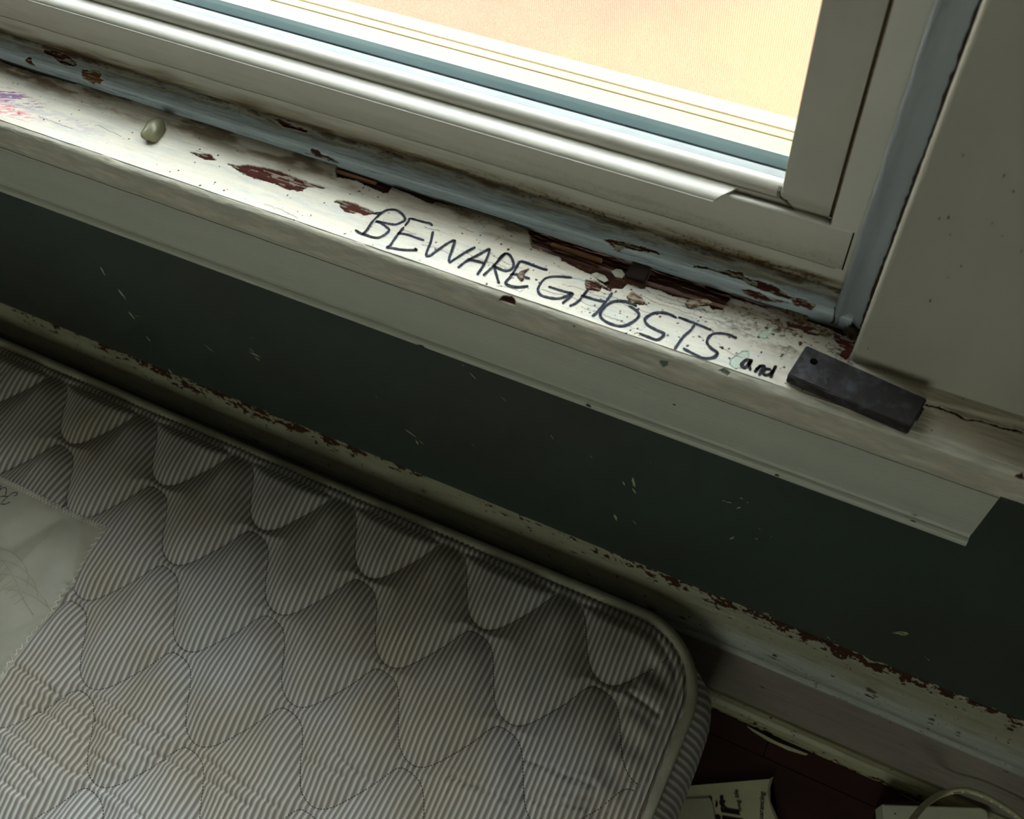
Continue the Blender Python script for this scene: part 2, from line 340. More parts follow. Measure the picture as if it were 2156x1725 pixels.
OLDPAINT = [[(-0.0546,-0.0331),(-0.0531,-0.0366),(-0.0542,-0.0422),(-0.0551,-0.046),(-0.0577,-0.0478),(-0.0615,-0.0464),(-0.0623,-0.0427),(-0.0601,-0.0384),(-0.0574,-0.0342)],[(-0.0536,-0.0205),(-0.0521,-0.0172),(-0.0466,-0.0114),(-0.0474,-0.0173),(-0.0491,-0.0219),(-0.0523,-0.0223)],[(-0.3288,-0.0282),(-0.3255,-0.0248),(-0.3188,-0.025),(-0.3152,-0.0271),(-0.319,-0.0297),(-0.3241,-0.0301)]]
NOSE_CHIPS = [[(-0.2039,0.7339),(-0.2012,0.7403),(-0.1962,0.7433),(-0.1931,0.7393),(-0.1927,0.7346),(-0.1975,0.7345),(-0.2013,0.7341)],[(-0.1548,0.734),(-0.1532,0.7357),(-0.1538,0.7329)],[(0.0954,0.7359),(0.0978,0.7426),(0.1003,0.735),(0.0974,0.7346)]]
NOSE_OLD = [[(-0.1,0.729),(-0.0952,0.7319),(-0.0949,0.7261),(-0.0972,0.723),(-0.0998,0.7257)],[(-0.0655,0.7399),(-0.0631,0.7438),(-0.0591,0.7413),(-0.0605,0.7371),(-0.0635,0.7386)]]
STOP_CHIPS = [[(-0.5636,0.01702),(-0.5496,0.02074),(-0.5469,0.01812),(-0.5473,0.01463),(-0.5425,0.01398),(-0.5451,0.01),(-0.5492,0.01047),(-0.5537,0.00643),(-0.5557,0.00916),(-0.5616,0.01025)],[(-0.6027,0.02262),(-0.5943,0.02388),(-0.5824,0.0238),(-0.5722,0.02092),(-0.5704,0.01803),(-0.5753,0.01656),(-0.5859,0.01693),(-0.5909,0.01893),(-0.5955,0.02038),(-0.6014,0.02011)],[(-0.6134,0.01377),(-0.6095,0.01416),(-0.6076,0.00674),(-0.6131,0.00653),(-0.6166,0.00916)],[(-0.3672,0.01184),(-0.3616,0.01259),(-0.3596,0.01),(-0.3537,0.00927),(-0.3504,0.0079),(-0.3466,0.00632),(-0.3525,0.00511),(-0.3562,0.00526),(-0.361,0.00571),(-0.3628,0.00779),(-0.3689,0.00632)],[(-0.1589,0.01326),(-0.1523,0.0149),(-0.1464,0.01546),(-0.1405,0.01582),(-0.1294,0.01582),(-0.1234,0.01463),(-0.125,0.01377),(-0.1329,0.01331),(-0.1416,0.01213),(-0.1454,0.01055),(-0.1489,0.00571),(-0.1525,0.008),(-0.1552,0.01158)],[(-0.1029,0.01362),(-0.0942,0.01638),(-0.0886,0.01564),(-0.0828,0.01821),(-0.0754,0.01884),(-0.0728,0.01711),(-0.0657,0.01693),(-0.0611,0.01748),(-0.0539,0.01693),(-0.0456,0.01407),(-0.04,0.01444),(-0.0345,0.01435),(-0.0296,0.01352),(-0.031,0.00821),(-0.0367,0.00916),(-0.0406,0.00769),(-0.043,0.01249),(-0.0498,0.01197),(-0.0569,0.01228),(-0.0665,0.0128),(-0.0727,0.01426),(-0.0798,0.01416),(-0.0839,0.01481),(-0.0911,0.01472),(-0.1021,0.0128)],[(-0.0731,0.00706),(-0.0676,0.01),(-0.0611,0.01025),(-0.056,0.00779),(-0.0491,0.00874),(-0.0423,0.01),(-0.0511,0.00556),(-0.0602,0.00255),(-0.0675,0.0039)],[(-0.4068,0.025),(-0.399,0.02484),(-0.3871,0.02363),(-0.3757,0.02338),(-0.3762,0.02162),(-0.386,0.0211),(-0.3934,0.02065),(-0.4009,0.02321)],[(-0.3679,0.01254),(-0.3617,0.01259),(-0.3592,0.0099),(-0.3468,0.00632),(-0.3569,0.00541),(-0.3689,0.00685)]]
WRITING = [[(-0.3015,-0.0231),(-0.3032,-0.0315),(-0.3031,-0.0377),(-0.3038,-0.0422)],[(-0.3046,-0.024),(-0.3014,-0.0224),(-0.2995,-0.0195),(-0.2969,-0.0178),(-0.2926,-0.0171),(-0.2875,-0.019),(-0.2844,-0.0219),(-0.2856,-0.0245),(-0.288,-0.0275),(-0.2921,-0.0285),(-0.3011,-0.03),(-0.2968,-0.0304),(-0.2927,-0.0315),(-0.2898,-0.0331),(-0.2901,-0.036),(-0.2914,-0.0389),(-0.2936,-0.0412),(-0.2977,-0.0421),(-0.3013,-0.0419),(-0.3053,-0.0421),(-0.3095,-0.0413)],[(-0.282,-0.0258),(-0.2816,-0.0222),(-0.2818,-0.0199),(-0.2763,-0.0194),(-0.2708,-0.019),(-0.2681,-0.0186),(-0.2662,-0.0196)],[(-0.2822,-0.028),(-0.2828,-0.0338),(-0.2831,-0.0394),(-0.2831,-0.0435),(-0.284,-0.0459),(-0.2811,-0.045),(-0.2758,-0.0442),(-0.2705,-0.0425),(-0.2668,-0.0411),(-0.2657,-0.0408),(-0.2671,-0.04)],[(-0.2831,-0.0332),(-0.2774,-0.032),(-0.2717,-0.0321),(-0.2657,-0.0321)],[(-0.263,-0.0244),(-0.2606,-0.0316),(-0.2595,-0.038),(-0.2583,-0.0418),(-0.2561,-0.0417),(-0.2537,-0.0363),(-0.2509,-0.0298),(-0.2473,-0.025),(-0.2455,-0.031),(-0.2439,-0.0383),(-0.2421,-0.0413),(-0.2404,-0.0383),(-0.2372,-0.0316),(-0.2332,-0.0254)],[(-0.2353,-0.0428),(-0.2332,-0.0373),(-0.2296,-0.0313),(-0.2271,-0.0276),(-0.2239,-0.023),(-0.2223,-0.0296),(-0.2217,-0.0373),(-0.2221,-0.0429)],[(-0.2326,-0.0351),(-0.2271,-0.0342),(-0.2228,-0.0341)],[(-0.2182,-0.0421),(-0.2162,-0.0353),(-0.2147,-0.0285),(-0.2132,-0.0227)],[(-0.2151,-0.028),(-0.2145,-0.0248),(-0.213,-0.0224),(-0.2101,-0.0227),(-0.2065,-0.0258),(-0.2043,-0.0295),(-0.2052,-0.0329),(-0.2082,-0.0344),(-0.2132,-0.0341),(-0.2161,-0.0337)],[(-0.2149,-0.0345),(-0.2106,-0.0399),(-0.2073,-0.044)],[(-0.1846,-0.0242),(-0.1879,-0.0245),(-0.1944,-0.0242),(-0.1987,-0.024),(-0.2022,-0.0248),(-0.2024,-0.0288),(-0.2023,-0.0333),(-0.2027,-0.038),(-0.2035,-0.0425),(-0.2001,-0.0434),(-0.1952,-0.0426),(-0.1901,-0.0399)],[(-0.2031,-0.0356),(-0.1998,-0.0342),(-0.195,-0.0342),(-0.1918,-0.0342)],[(-0.1686,-0.0241),(-0.1742,-0.0257),(-0.1799,-0.0281),(-0.1827,-0.0311),(-0.1836,-0.036),(-0.1829,-0.0402),(-0.1799,-0.0427),(-0.1753,-0.0427),(-0.1697,-0.0413),(-0.1659,-0.0382),(-0.1634,-0.0347)],[(-0.1776,-0.0354),(-0.1724,-0.0352),(-0.1673,-0.0351),(-0.1626,-0.0347),(-0.1637,-0.0386),(-0.1653,-0.043)],[(-0.1556,-0.029),(-0.1562,-0.0324),(-0.1571,-0.0372),(-0.1586,-0.0409),(-0.1604,-0.0431)],[(-0.157,-0.034),(-0.1525,-0.0337),(-0.1475,-0.0335),(-0.1433,-0.0327)],[(-0.1414,-0.026),(-0.142,-0.031),(-0.1432,-0.0376),(-0.1442,-0.0424),(-0.1454,-0.0447)],[(-0.1249,-0.0286),(-0.1287,-0.028),(-0.1335,-0.0284),(-0.1385,-0.0311),(-0.1413,-0.0362),(-0.1421,-0.0409),(-0.1405,-0.0439),(-0.1362,-0.0458),(-0.1301,-0.046),(-0.1255,-0.0441),(-0.122,-0.0393),(-0.1206,-0.0345),(-0.1231,-0.0318),(-0.1274,-0.0305)],[(-0.1006,-0.0277),(-0.1051,-0.0268),(-0.1097,-0.0275),(-0.114,-0.0302),(-0.1161,-0.0337),(-0.1163,-0.0362),(-0.1135,-0.0387),(-0.1087,-0.0398),(-0.1041,-0.0403),(-0.1025,-0.0408),(-0.1031,-0.044),(-0.1051,-0.0463),(-0.1095,-0.0463),(-0.115,-0.046)],[(-0.0987,-0.0269),(-0.0928,-0.0272),(-0.0858,-0.0276),(-0.0794,-0.0282)],[(-0.0889,-0.0291),(-0.0896,-0.033),(-0.0913,-0.0373),(-0.0924,-0.0419),(-0.0932,-0.0478)],[(-0.0643,-0.0279),(-0.0688,-0.0274),(-0.074,-0.0286),(-0.0774,-0.031),(-0.0785,-0.0344),(-0.0778,-0.0376),(-0.0746,-0.0398),(-0.0714,-0.0408),(-0.0701,-0.042),(-0.071,-0.0446),(-0.0735,-0.0468),(-0.0773,-0.0479),(-0.0827,-0.0472),(-0.0884,-0.0461)]]
WRITING_SMALL = [[(-0.0511,-0.0389),(-0.0537,-0.0397),(-0.0551,-0.042),(-0.0552,-0.0444),(-0.0537,-0.0449),(-0.0523,-0.0437),(-0.0511,-0.0392),(-0.0514,-0.0422),(-0.05,-0.0448)],[(-0.0455,-0.0406),(-0.0461,-0.0428),(-0.0469,-0.0451)],[(-0.0468,-0.0437),(-0.0454,-0.0408),(-0.0434,-0.0402),(-0.0438,-0.043),(-0.044,-0.0464)],[(-0.04,-0.0408),(-0.042,-0.0416),(-0.0425,-0.0441),(-0.0412,-0.0453),(-0.039,-0.0438),(-0.038,-0.0411)],[(-0.0378,-0.0379),(-0.0379,-0.0416),(-0.0378,-0.0452)]]
WALL_MARKS = [[(-0.6967,0.4687),(-0.699,0.4536)],[(-0.6931,0.4342),(-0.6917,0.4174)],[(-0.7023,0.3908),(-0.7007,0.3772)],[(-0.6957,0.3872),(-0.6876,0.3887)],[(-0.7017,0.3452),(-0.7,0.3354)],[(-0.7021,0.2771),(-0.7033,0.252)],[(-0.6069,0.3826),(-0.5996,0.3735)],[(-0.5415,0.409),(-0.5375,0.4041)],[(-0.5378,0.3982),(-0.5319,0.3958)],[(-0.5279,0.4405),(-0.5251,0.4407)],[(-0.2776,0.5312),(-0.2726,0.5245)],[(-0.3935,0.4177),(-0.3914,0.4155)],[(-0.3704,0.3691),(-0.3595,0.3608)],[(-0.3616,0.3543),(-0.3607,0.345)],[(-0.3571,0.3566),(-0.354,0.3516)],[(-0.2941,0.3957),(-0.2911,0.3932)],[(-0.2073,0.4738),(-0.2053,0.4696)],[(-0.2508,0.5095),(-0.2468,0.5057)],[(-0.2839,0.5382),(-0.2815,0.5397)],[(-0.0428,0.4108),(-0.0399,0.4144)],[(-0.0231,0.4289),(-0.0212,0.4284)],[(0.0001,0.2661),(0.0112,0.272)],[(0.0042,0.2735),(0.0088,0.2775)],[(0.1101,0.3486),(0.1196,0.3608)],[(0.1172,0.3529),(0.1196,0.3551)],[(0.1437,0.3269),(0.1486,0.3208)],[(0.066,0.2778),(0.0679,0.2766)],[(-0.0228,0.4495),(-0.0217,0.4498)],[(-0.012,0.4445),(-0.0109,0.4441)],[(0.0722,0.2754),(0.0738,0.2754)],[(-0.0562,0.4744),(-0.0488,0.477)],[(-0.0435,0.4914),(-0.0408,0.4913)],[(-0.0376,0.4878),(-0.036,0.4879)],[(-0.0438,0.4692),(-0.0411,0.4763)],[(-0.2074,0.4756),(-0.2054,0.4682)],[(-0.1327,0.4544),(-0.1307,0.4378)],[(-0.1328,0.4337),(-0.1295,0.426)],[(-0.1416,0.4404),(-0.1402,0.4332)],[(-0.1488,0.3651),(-0.1473,0.3525)],[(-0.1315,0.3674),(-0.1276,0.3618)],[(-0.0564,0.4751),(-0.0485,0.4756)],[(-0.0437,0.4903),(-0.0409,0.4901)],[(-0.0428,0.4078),(-0.04,0.4172)],[(-0.0236,0.4288),(-0.0208,0.4294)],[(-0.0008,0.2665),(0.0127,0.2716)],[(0.0013,0.2648),(0.0105,0.2758)],[(0.1098,0.3481),(0.1213,0.3589)],[(0.115,0.3502),(0.1206,0.354)],[(0.1436,0.3272),(0.1489,0.3196)],[(0.0649,0.2806),(0.0689,0.2758)],[(0.0913,0.2255),(0.1081,0.2336)],[(-0.0227,0.4503),(-0.0212,0.4487)],[(-0.1716,0.465),(-0.1699,0.4629)],[(-0.5383,0.4165),(-0.5351,0.4099)],[(-0.5402,0.4069),(-0.5281,0.4054)],[(-0.5368,0.402),(-0.5328,0.3957)]]
CREASES = [[(-0.616,-0.4033),(-0.5754,-0.4041),(-0.534,-0.4072),(-0.5201,-0.4054)],[(-0.5525,-0.3393),(-0.5039,-0.3419),(-0.4585,-0.3421)],[(-0.5411,-0.359),(-0.5053,-0.3604),(-0.4701,-0.3594)],[(-0.601,-0.4207),(-0.5738,-0.4225),(-0.5467,-0.4271)],[(-0.4192,-0.343),(-0.375,-0.3473),(-0.3315,-0.3496)],[(-0.4674,-0.3606),(-0.4121,-0.3584),(-0.3554,-0.3608)],[(-0.5826,-0.4423),(-0.5523,-0.4436)],[(-0.6162,-0.3768),(-0.5742,-0.3742),(-0.5394,-0.381)],[(-0.5244,-0.3853),(-0.5012,-0.3857),(-0.4838,-0.3839)],[(-0.6553,-0.35),(-0.6299,-0.3507),(-0.5989,-0.3537)],[(-0.5989,-0.3537),(-0.5675,-0.3579),(-0.5425,-0.3597)],[(-0.4918,-0.4077),(-0.4657,-0.4078),(-0.4376,-0.4112)],[(-0.3317,-0.3025),(-0.2899,-0.3016)],[(-0.3102,-0.2848),(-0.2854,-0.2919),(-0.2659,-0.2935)],[(-0.2032,-0.2598),(-0.1747,-0.2586),(-0.1422,-0.2568)],[(-0.1336,-0.2454),(-0.111,-0.2437),(-0.0782,-0.2313)],[(-0.1471,-0.2171),(-0.1007,-0.2152),(-0.0793,-0.2112)],[(-0.083,-0.1216),(-0.0645,-0.1244),(-0.0521,-0.1283)]]
CABLE = [(0.1935,-0.115,0.1684),(0.1957,-0.1,0.1826),(0.2117,-0.07,0.1389),(0.2304,-0.045,0.1063),(0.2482,-0.033,0.1081),(0.2648,-0.032,0.1145),(0.2838,-0.034,0.1142),(0.2988,-0.037,0.1123),(0.3141,-0.04,0.1024),(0.3335,-0.044,0.0816),(0.3494,-0.05,0.0528)]
CAP_CHIPS = [(-0.0969,0.2276,0.0055),(-0.066,0.2385,0.0035),(0.0139,0.1958,0.0016),(0.1209,0.2385,0.004),(0.1789,0.2348,0.0022),(0.2043,0.2321,0.0018),(0.0319,0.1039,0.002),(0.0131,0.1863,0.0045),(-0.5823,0.2321,0.0035),(-0.3653,0.2575,0.003),(0.0284,0.2324,0.002),(0.2601,0.1935,0.0018),(0.0756,0.2055,0.0014)]

# ------------------------------------------------------------------ the room shell
RX0, RX1, RY0, RH = -2.6, 1.7, -3.3, 2.55
boxes('wall_back', [(RX0, RX1, 0, .12, 0, WZ0-.05), (RX0, WX0, 0, .12, WZ0-.05, RH), (WX1, RX1, 0, .12, WZ0-.05, RH), (WX0, WX1, 0, .12, WZ1, RH)], M_WALL, kind='structure')
wb_ = bpy.data.objects['wall_back']
boxes('wall_left', [(RX0-.1, RX0, RY0-.1, .12, -.06, RH)], M_ROOM, kind='structure')
boxes('wall_right', [(RX1, RX1+.1, RY0-.1, .12, -.06, RH)], M_ROOM, kind='structure')
FX0, FX1, FZ0, FZ1 = -.60, .70, .70, 2.1
boxes('wall_front', [(RX0, FX0, RY0-.1, RY0, -.06, RH), (FX1, RX1, RY0-.1, RY0, -.06, RH), (FX0, FX1, RY0-.1, RY0, -.06, FZ0), (FX0, FX1, RY0-.1, RY0, FZ1, RH)], M_ROOM, kind='structure')
w2 = boxes('added_window', [(FX0, FX0+.05, RY0-.07, RY0+.03, FZ0, FZ1), (FX1-.05, FX1, RY0-.07, RY0+.03, FZ0, FZ1), (FX0, FX1, RY0-.07, RY0+.03, FZ1-.05, FZ1), (FX0, FX1, RY0-.07, RY0+.03, FZ0, FZ0+.05)], M_VINYLF, kind='structure')  # unseen window added as a setting for the fill lamp
boxes('added_blind', [(FX0+.02, FX1-.02, RY0-.01, RY0+.005, FZ0+.02, FZ1-.02)], M_ROOM, w2)  # opaque panel added to close that opening against the sky
boxes('ceiling', [(RX0, RX1, RY0, .12, RH, RH+.1)], M_CEIL, kind='structure')
fl = boxes('floor', [(RX0, RX1, RY0, .12, -.06, -.018)], M_BLACK, kind='structure')
# boards running along the wall
fw = .0585
for i in range(int(3.3/fw)):
    y1 = -.002 - i*fw; dz = rnd.uniform(-.0006, .0003)
    if i < 8:
        xs = [RX0+.002, -1.9+rnd.uniform(-.3, .3), -.6+rnd.uniform(-.1, .1), .14+rnd.uniform(-.1, .2), RX1-.002]
    else: xs = [RX0+.002, rnd.uniform(-1.8, .8), RX1-.002]
    for a, b in zip(xs[:-1], xs[1:]):
        boxes('floor_board', [(a, b-.0012, y1-fw+.0012, y1, -.018, dz)], M_FLOOR, fl)

# ------------------------------------------------------------------ marks on the green wall
def wall_marks():
    bm = bmesh.new(); r = random.Random(3)
    L = list(WALL_MARKS)
    for (a, b) in L:
        dx = b[0]-a[0]; dz = b[1]-a[1]; ln = math.hypot(dx, dz)+1e-6; w = min(.0026, max(.0011, ln*.16))
        n = 5; pl = []
        for k in range(n+1):
            t = k/n; pl.append((a[0]+dx*t-dz/ln*w*r.uniform(.2, 1)*math.sin(math.pi*(.1+.8*t)), a[1]+dz*t+dx/ln*w*r.uniform(.2, 1)*math.sin(math.pi*(.1+.8*t))))
        for k in range(n, -1, -1):
            t = k/n; pl.append((a[0]+dx*t+dz/ln*w*r.uniform(.2, 1)*math.sin(math.pi*(.1+.8*t)), a[1]+dz*t-dx/ln*w*r.uniform(.2, 1)*math.sin(math.pi*(.1+.8*t))))
        f = bm.faces.new([bm.verts.new((x, -.0003, z)) for x, z in pl])
    for _ in range(46):
        x = r.uniform(-.9, .4); z = r.uniform(.28, .6); s = r.uniform(.0002, .0006)
        bm.faces.new([bm.verts.new((x+s*math.cos(t)*r.uniform(.5, 1.3), -.0003, z+s*math.sin(t)*1.4*r.uniform(.5, 1.3))) for t in (0, 1.2, 2.4, 3.6, 4.9)])
    bmesh.ops.triangulate(bm, faces=bm.faces)
    me = bpy.data.meshes.new('paint_speck'); bm.to_mesh(me); bm.free()
    link('paint_speck', me, M_SPECK, wb_, kind='stuff', label='small pale nicks and scratches in the green paint')
wall_marks()

# ------------------------------------------------------------------ window stool (the written-on sill)
ZS = .740
def stool():
    prof = [(.0105, ZS-.0005), (.004, ZS)] + [(-.0488, ZS)] + arc(-.0468, ZS-.0062, .0062, 90, 180, 7)[1:] + [(-.0535, ZS-.022), (-.0530, ZS-.026)] + [(-.0515, ZS-.0290), (-.048, ZS-.0305), (-.030, ZS-.0305), (.0, ZS-.0305)]
    p = resample(prof, .00045)
    fine = np.arange(-.70, .140, .00048)
    xs = np.concatenate([np.linspace(-1.10, -.70, 60)[:-1], fine])
    X, S = np.meshgrid(xs, np.arange(len(p)), indexing='ij')
    Yy = p[S, 0]; Zz = p[S, 1]; nrm = pnormals(p); NY = nrm[S, 0]; NZ = nrm[S, 1]
    sgn = np.sign(nrm[20, 1]); NY = NY*sgn; NZ = NZ*sgn
    seg = np.concatenate([[0], np.cumsum(np.hypot(*np.diff(p, axis=0).T))]); U = seg[S]   # arc length
    top = (Yy > -.0488) & (Zz > ZS-.001)
    nose = ~top & (Zz < ZS-.0003)
    st1 = fbm(X/.05, U/.0016, 11); st2 = fbm(X/.02, U/.0045, 12); bl = fbm(X/.03, U/.010, 13)
    fine_n = fbm(X/.0016, U/.0011, 14, 3)
    base = np.array([.66, .625, .50]); col = base[None, None]*(1+.16*(st1[..., None]-.5)+.10*(fine_n[..., None]-.5))
    cool = np.array([.47, .51, .49]); w = smooth(.52, .66, fbm(X/.018, U/.0028, 15))*.45
    col = col*(1-w[..., None])+cool*w[..., None]
    warm = np.array([.66, .54, .42]); w = smooth(.5, .7, bl)*.25
    col = col*(1-w[..., None])+warm*w[..., None]
    disp = (st1-.5)*.00035 + (st2-.5)*.0005 + (bl-.5)*.0007
    # worn, lumpy nose
    nn = fbm(X/.012, U/.004, 16)
    disp = disp + np.where(Zz < ZS-.0002, (nn-.5)*.0008, 0)
    dirty = np.array([.40, .385, .30]); w = np.where(nose, .75, 0)*smooth(.25, .75, .55+.7*(nn-.5)); col = col*(1-w[..., None])+dirty*w[..., None]
    edge = np.exp(-((Yy+.052)/.0035)**2)*smooth(.45, .62, fbm(X/.01, U/.0015, 17))*.35*(Zz > ZS-.012)
    col = col*(1-edge[..., None])+np.array([.36, .38, .36])*edge[..., None]
    # brown grime at the back and right corner, with the back's shade painted in
    g = fbm(X/.022, U/.006, 18); g2 = fbm(X/.0022, U/.0014, 19, 3)
    back = smooth(-.026, .002, Yy)*top
    grime_shade = back*smooth(.30, .70, g*.95+g2*.12)*.75
    corner = smooth(-.13, -.03, X)*smooth(-.034, -.012, Yy)*top*(X < .003)
    grime_shade = np.maximum(grime_shade, corner*smooth(.42, .56, g*.6+g2*.42)*1.0)
    grime_shade = np.maximum(grime_shade, smooth(-.023, -.006, Yy)*top*(.62+.35*smooth(.35, .65, g)))  # brown band along the whole back, partly painted shade of the sash
    col = col*(1-grime_shade[..., None])+np.array([.105, .075, .038])*grime_shade[..., None]
    mold = smooth(.62, .68, g2*.70+g*.33)*np.maximum(smooth(-.02, -.004, Yy)*top*.35*smooth(.45, .6, fbm(X/.05, U/.02, 20)), corner)*(X < .003)
    col = col*(1-mold[..., None])+np.array([.055, .034, .018])*mold[..., None]
    # right of the casing the sill is dull and yellowed
    rt = smooth(.02, .06, X)*top*smooth(-.050, -.044, Yy); col = col*(1-.5*rt[..., None])+np.array([.33, .29, .18])*.5*rt[..., None]
    # violet and pink stain at the left end
    for (cx, cy, rx, ry, c, sd) in ((-.612, -.027, .030, .0055, (.16, .03, .22), 31), (-.610, -.039, .028, .0055, (.62, .12, .18), 32), (-.56, -.033, .035, .006, (.50, .36, .42), 33), (-.655, -.033, .03, .011, (.32, .08, .26), 34)):
        m_ = np.exp(-(((X-cx)/rx)**2+((Yy-cy+(X-cx)*.02)/ry)**2))*top
        m_ = smooth(.03, .6, m_)*smooth(.44, .60, fbm((X+Yy)/.007, (Yy-.3*X)/.0011, sd, 4))*(.4 if sd == 33 else .85)
        col = col*(1-m_[..., None])+np.array(c)*m_[..., None]
    # old teal paint showing, with darker rims
    jx = X+(fbm(X/.003, U/.003, 40, 3)-.5)*.0016; jy = Yy+(fbm(X/.003, U/.003, 41, 3)-.5)*.0016
    jz = Zz+(fbm(X/.003, U/.003, 41, 3)-.5)*.0016
    for pl in OLDPAINT:
        m1 = pmask(X, Yy, pl) & top; c0 = np.mean(pl, 0); m2 = pmask(X, Yy, [(c0[0]+(a-c0[0])*.88, c0[1]+(b-c0[1])*.88) for a, b in pl]) & top
        col[m1] = (.13, .27, .25); col[m2] = np.array([.50, .56, .44])*(.9+.2*fine_n[m2][:, None]); disp[m1] -= .00025
    # bare wood: chips and the deep gap along the back
    wn_ = fbm(X/.02, Yy/.0009, 42, 3)[..., None]; wl = fbm(X/.008, Yy/.0012, 44, 3)
    for pl in CHIPS:
        m1 = pmask(jx, jy, pl) & top
        col[m1] = (np.array([.085, .026, .018])*(.35+wn_*1.3))[m1]
        rim = m1 & ~(pmask(jx, jy-.0007, pl)) ; col[rim] = (.018, .009, .006)
        m2 = m1 & (wl > .60); col[m2] = (.26, .23, .17); disp[m1] -= .0009; disp[m2] += .0005
        m3 = pmask(jx-.0004, jy-.0006, pl) & top & ~m1; disp[m3] += .0004
    for pl in HOLES:
        m1 = pmask(jx, jy, pl) & top
        first = np.argmax(m1, axis=1); near = m1.any(axis=1) & (Yy[0, first] > -.0045)     # the gap runs on under the moulding
        m1 = m1 | (near[:, None] & (S < first[:, None]))
        if len(pl) == 37 or len(pl) > 20:
            dd = smooth(-.012, -.003, Yy)
            disp = np.where(m1, -.0014-.0048*dd-.0012*wl, disp)
        else: disp = np.where(m1, -.0030-.001*wl, disp)
        col[m1] = (np.array([.050, .019, .012])*(.4+wn_*1.2))[m1]
        m2 = m1 & (wl > .70) & (fine_n > .5); col[m2] = (.09, .055, .03)
    jt = jz + 1.58*(Yy+.052)          # chips wrap over the rounded edge
    for pl in NOSE_CHIPS:
        m1 = pmask(jx, jt, pl) & (Yy < -.044) & (Zz > ZS-.03); col[m1] = (np.array([.055, .025, .016])*(.6+wn_))[m1]; disp[m1] -= .0011
    for pl in NOSE_OLD:
        m1 = pmask(jx, jt, pl) & (Yy < -.044) & (Zz > ZS-.03); col[m1] = (.13, .18, .14); disp[m1] -= .0006
    # brown flecks and hairline cracks
    r = random.Random(5)
    for i in range(520):
        cx = r.uniform(-.66, .10) if r.random() < .45 else r.gauss(-.13, .07); cy = r.uniform(-.049, .0); s = abs(r.gauss(.00022, .00022))+.00014
        if cx < -.69 or cx > .13: continue
        i0, i1 = np.searchsorted(xs, [cx-.003, cx+.003]); sub = np.s_[i0:i1]
        m1 = (np.hypot(X[sub]-cx, (Yy[sub]-cy)) < s*(1+.8*(fine_n[sub]-.5)*2)) & top[sub]
        cc = col[sub]; cc[m1] = (.11, .05, .022) if r.random() < .6 else (.03, .02, .015)
    for i in range(26):
        cx = r.uniform(-.65, .02); cy = r.uniform(-.047, -.012); pts = [(cx, cy)]
        for k in range(r.randint(4, 14)): pts.append((pts[-1][0]+r.uniform(.001, .005), pts[-1][1]+r.gauss(-.0001, .0006)))
        d = dist_line(X, Yy, pts, .001); m1 = (d < .00022) & top; col[m1] = col[m1]*.35; disp[m1] -= .0003
    # crack between sill and casing
    pts = [(.040, -.0303)]; 
    while pts[-1][0] < .125: pts.append((pts[-1][0]+.0025, -.0303+(pts[-1][0]-.04)*.11+r.gauss(0, .0005)))
    disp = disp + .0012*smooth(-.0300+.11*(X-.04), -.0270+.11*(X-.04), Yy)*top*smooth(.0, .01, X)
    P = np.stack([X, Yy+NY*disp, Zz+NZ*disp], -1)
    P[:, 0, 2] -= .0; 
    me = grid_mesh('trim_1', P, col, flip=True)
    o = link('trim_1', me, M_OLD, kind='structure', label='peeling white window stool with handwriting')
    # core and end cap so that the board is solid
    loft('stool_end', [q for q in prof[1:]], [.1388, .1412], M_APRON, o)
    core = [(-.0515, ZS-.0065), (-.0495, ZS-.0085), (-.0515, ZS-.0280), (-.0, ZS-.0300), (.118, ZS-.0300), (.118, ZS-.008), (0.0, ZS-.008)]
    tube('dirt_line', [(x, -.0529+.0001*math.sin(x*140), ZS-.0288+.0001*math.sin(x*90)) for x in np.arange(-1.0, .106, .01)], .00024, M_RUST, o, 5)
    loft('stool_core', core, [-1.10, .139], M_WOODD, o, sm=False)
    return o
trim1 = stool()
# written words, lying on the paint
fr_s = lambda x, y, l: (x, y, ZS+l)
ribbons('handwriting', WRITING, .00165, .00050, M_INK, trim1, fr_s, 6, .18, 3, label='faded blue-black marker capitals reading BEWARE GHOSTS')
ribbons('handwriting', WRITING_SMALL, .00185, .00050, M_INK2, trim1, fr_s, 6, .15, 4, label='small black lettering reading and')

# ------------------------------------------------------------------ apron under the stool
def apron():
    x0, x1 = -1.06, .106
    prof = [(0, .707), (-.0195, .707), (-.0198, .601), (-.0190, .5985), (-.0205, .5965)] + arc(-.0205, .5925, .0042, 90, 262, 8) + [(-.016, .5885), (0, .5885)]
    loft('trim_2', prof, [x0, -.6, -.2, x1], M_APRON, kind='structure')
    o = bpy.data.objects['trim_2']
    r = random.Random(9); bm = bmesh.new()
    for (cx, cz, s) in ((-.298, .5925, .0022), (-.16, .5945, .0016), (-.02, .594, .0014), (-.0985, .63, .0010), (.0, .675, .0012), (.07, .60, .0015)):
        bm.faces.new([bm.verts.new((cx+s*1.4*math.cos(t)*r.uniform(.6, 1.2), -.0203 if cz > .6 else -.0249, cz+s*.7*math.sin(t)*r.uniform(.6, 1.2))) for t in (0, .9, 1.8, 2.7, 3.6, 4.5, 5.4)])
    me = bpy.data.meshes.new('bare_chip'); bm.to_mesh(me); bm.free(); link('bare_chip', me, M_GAP, o, kind='stuff')
apron()

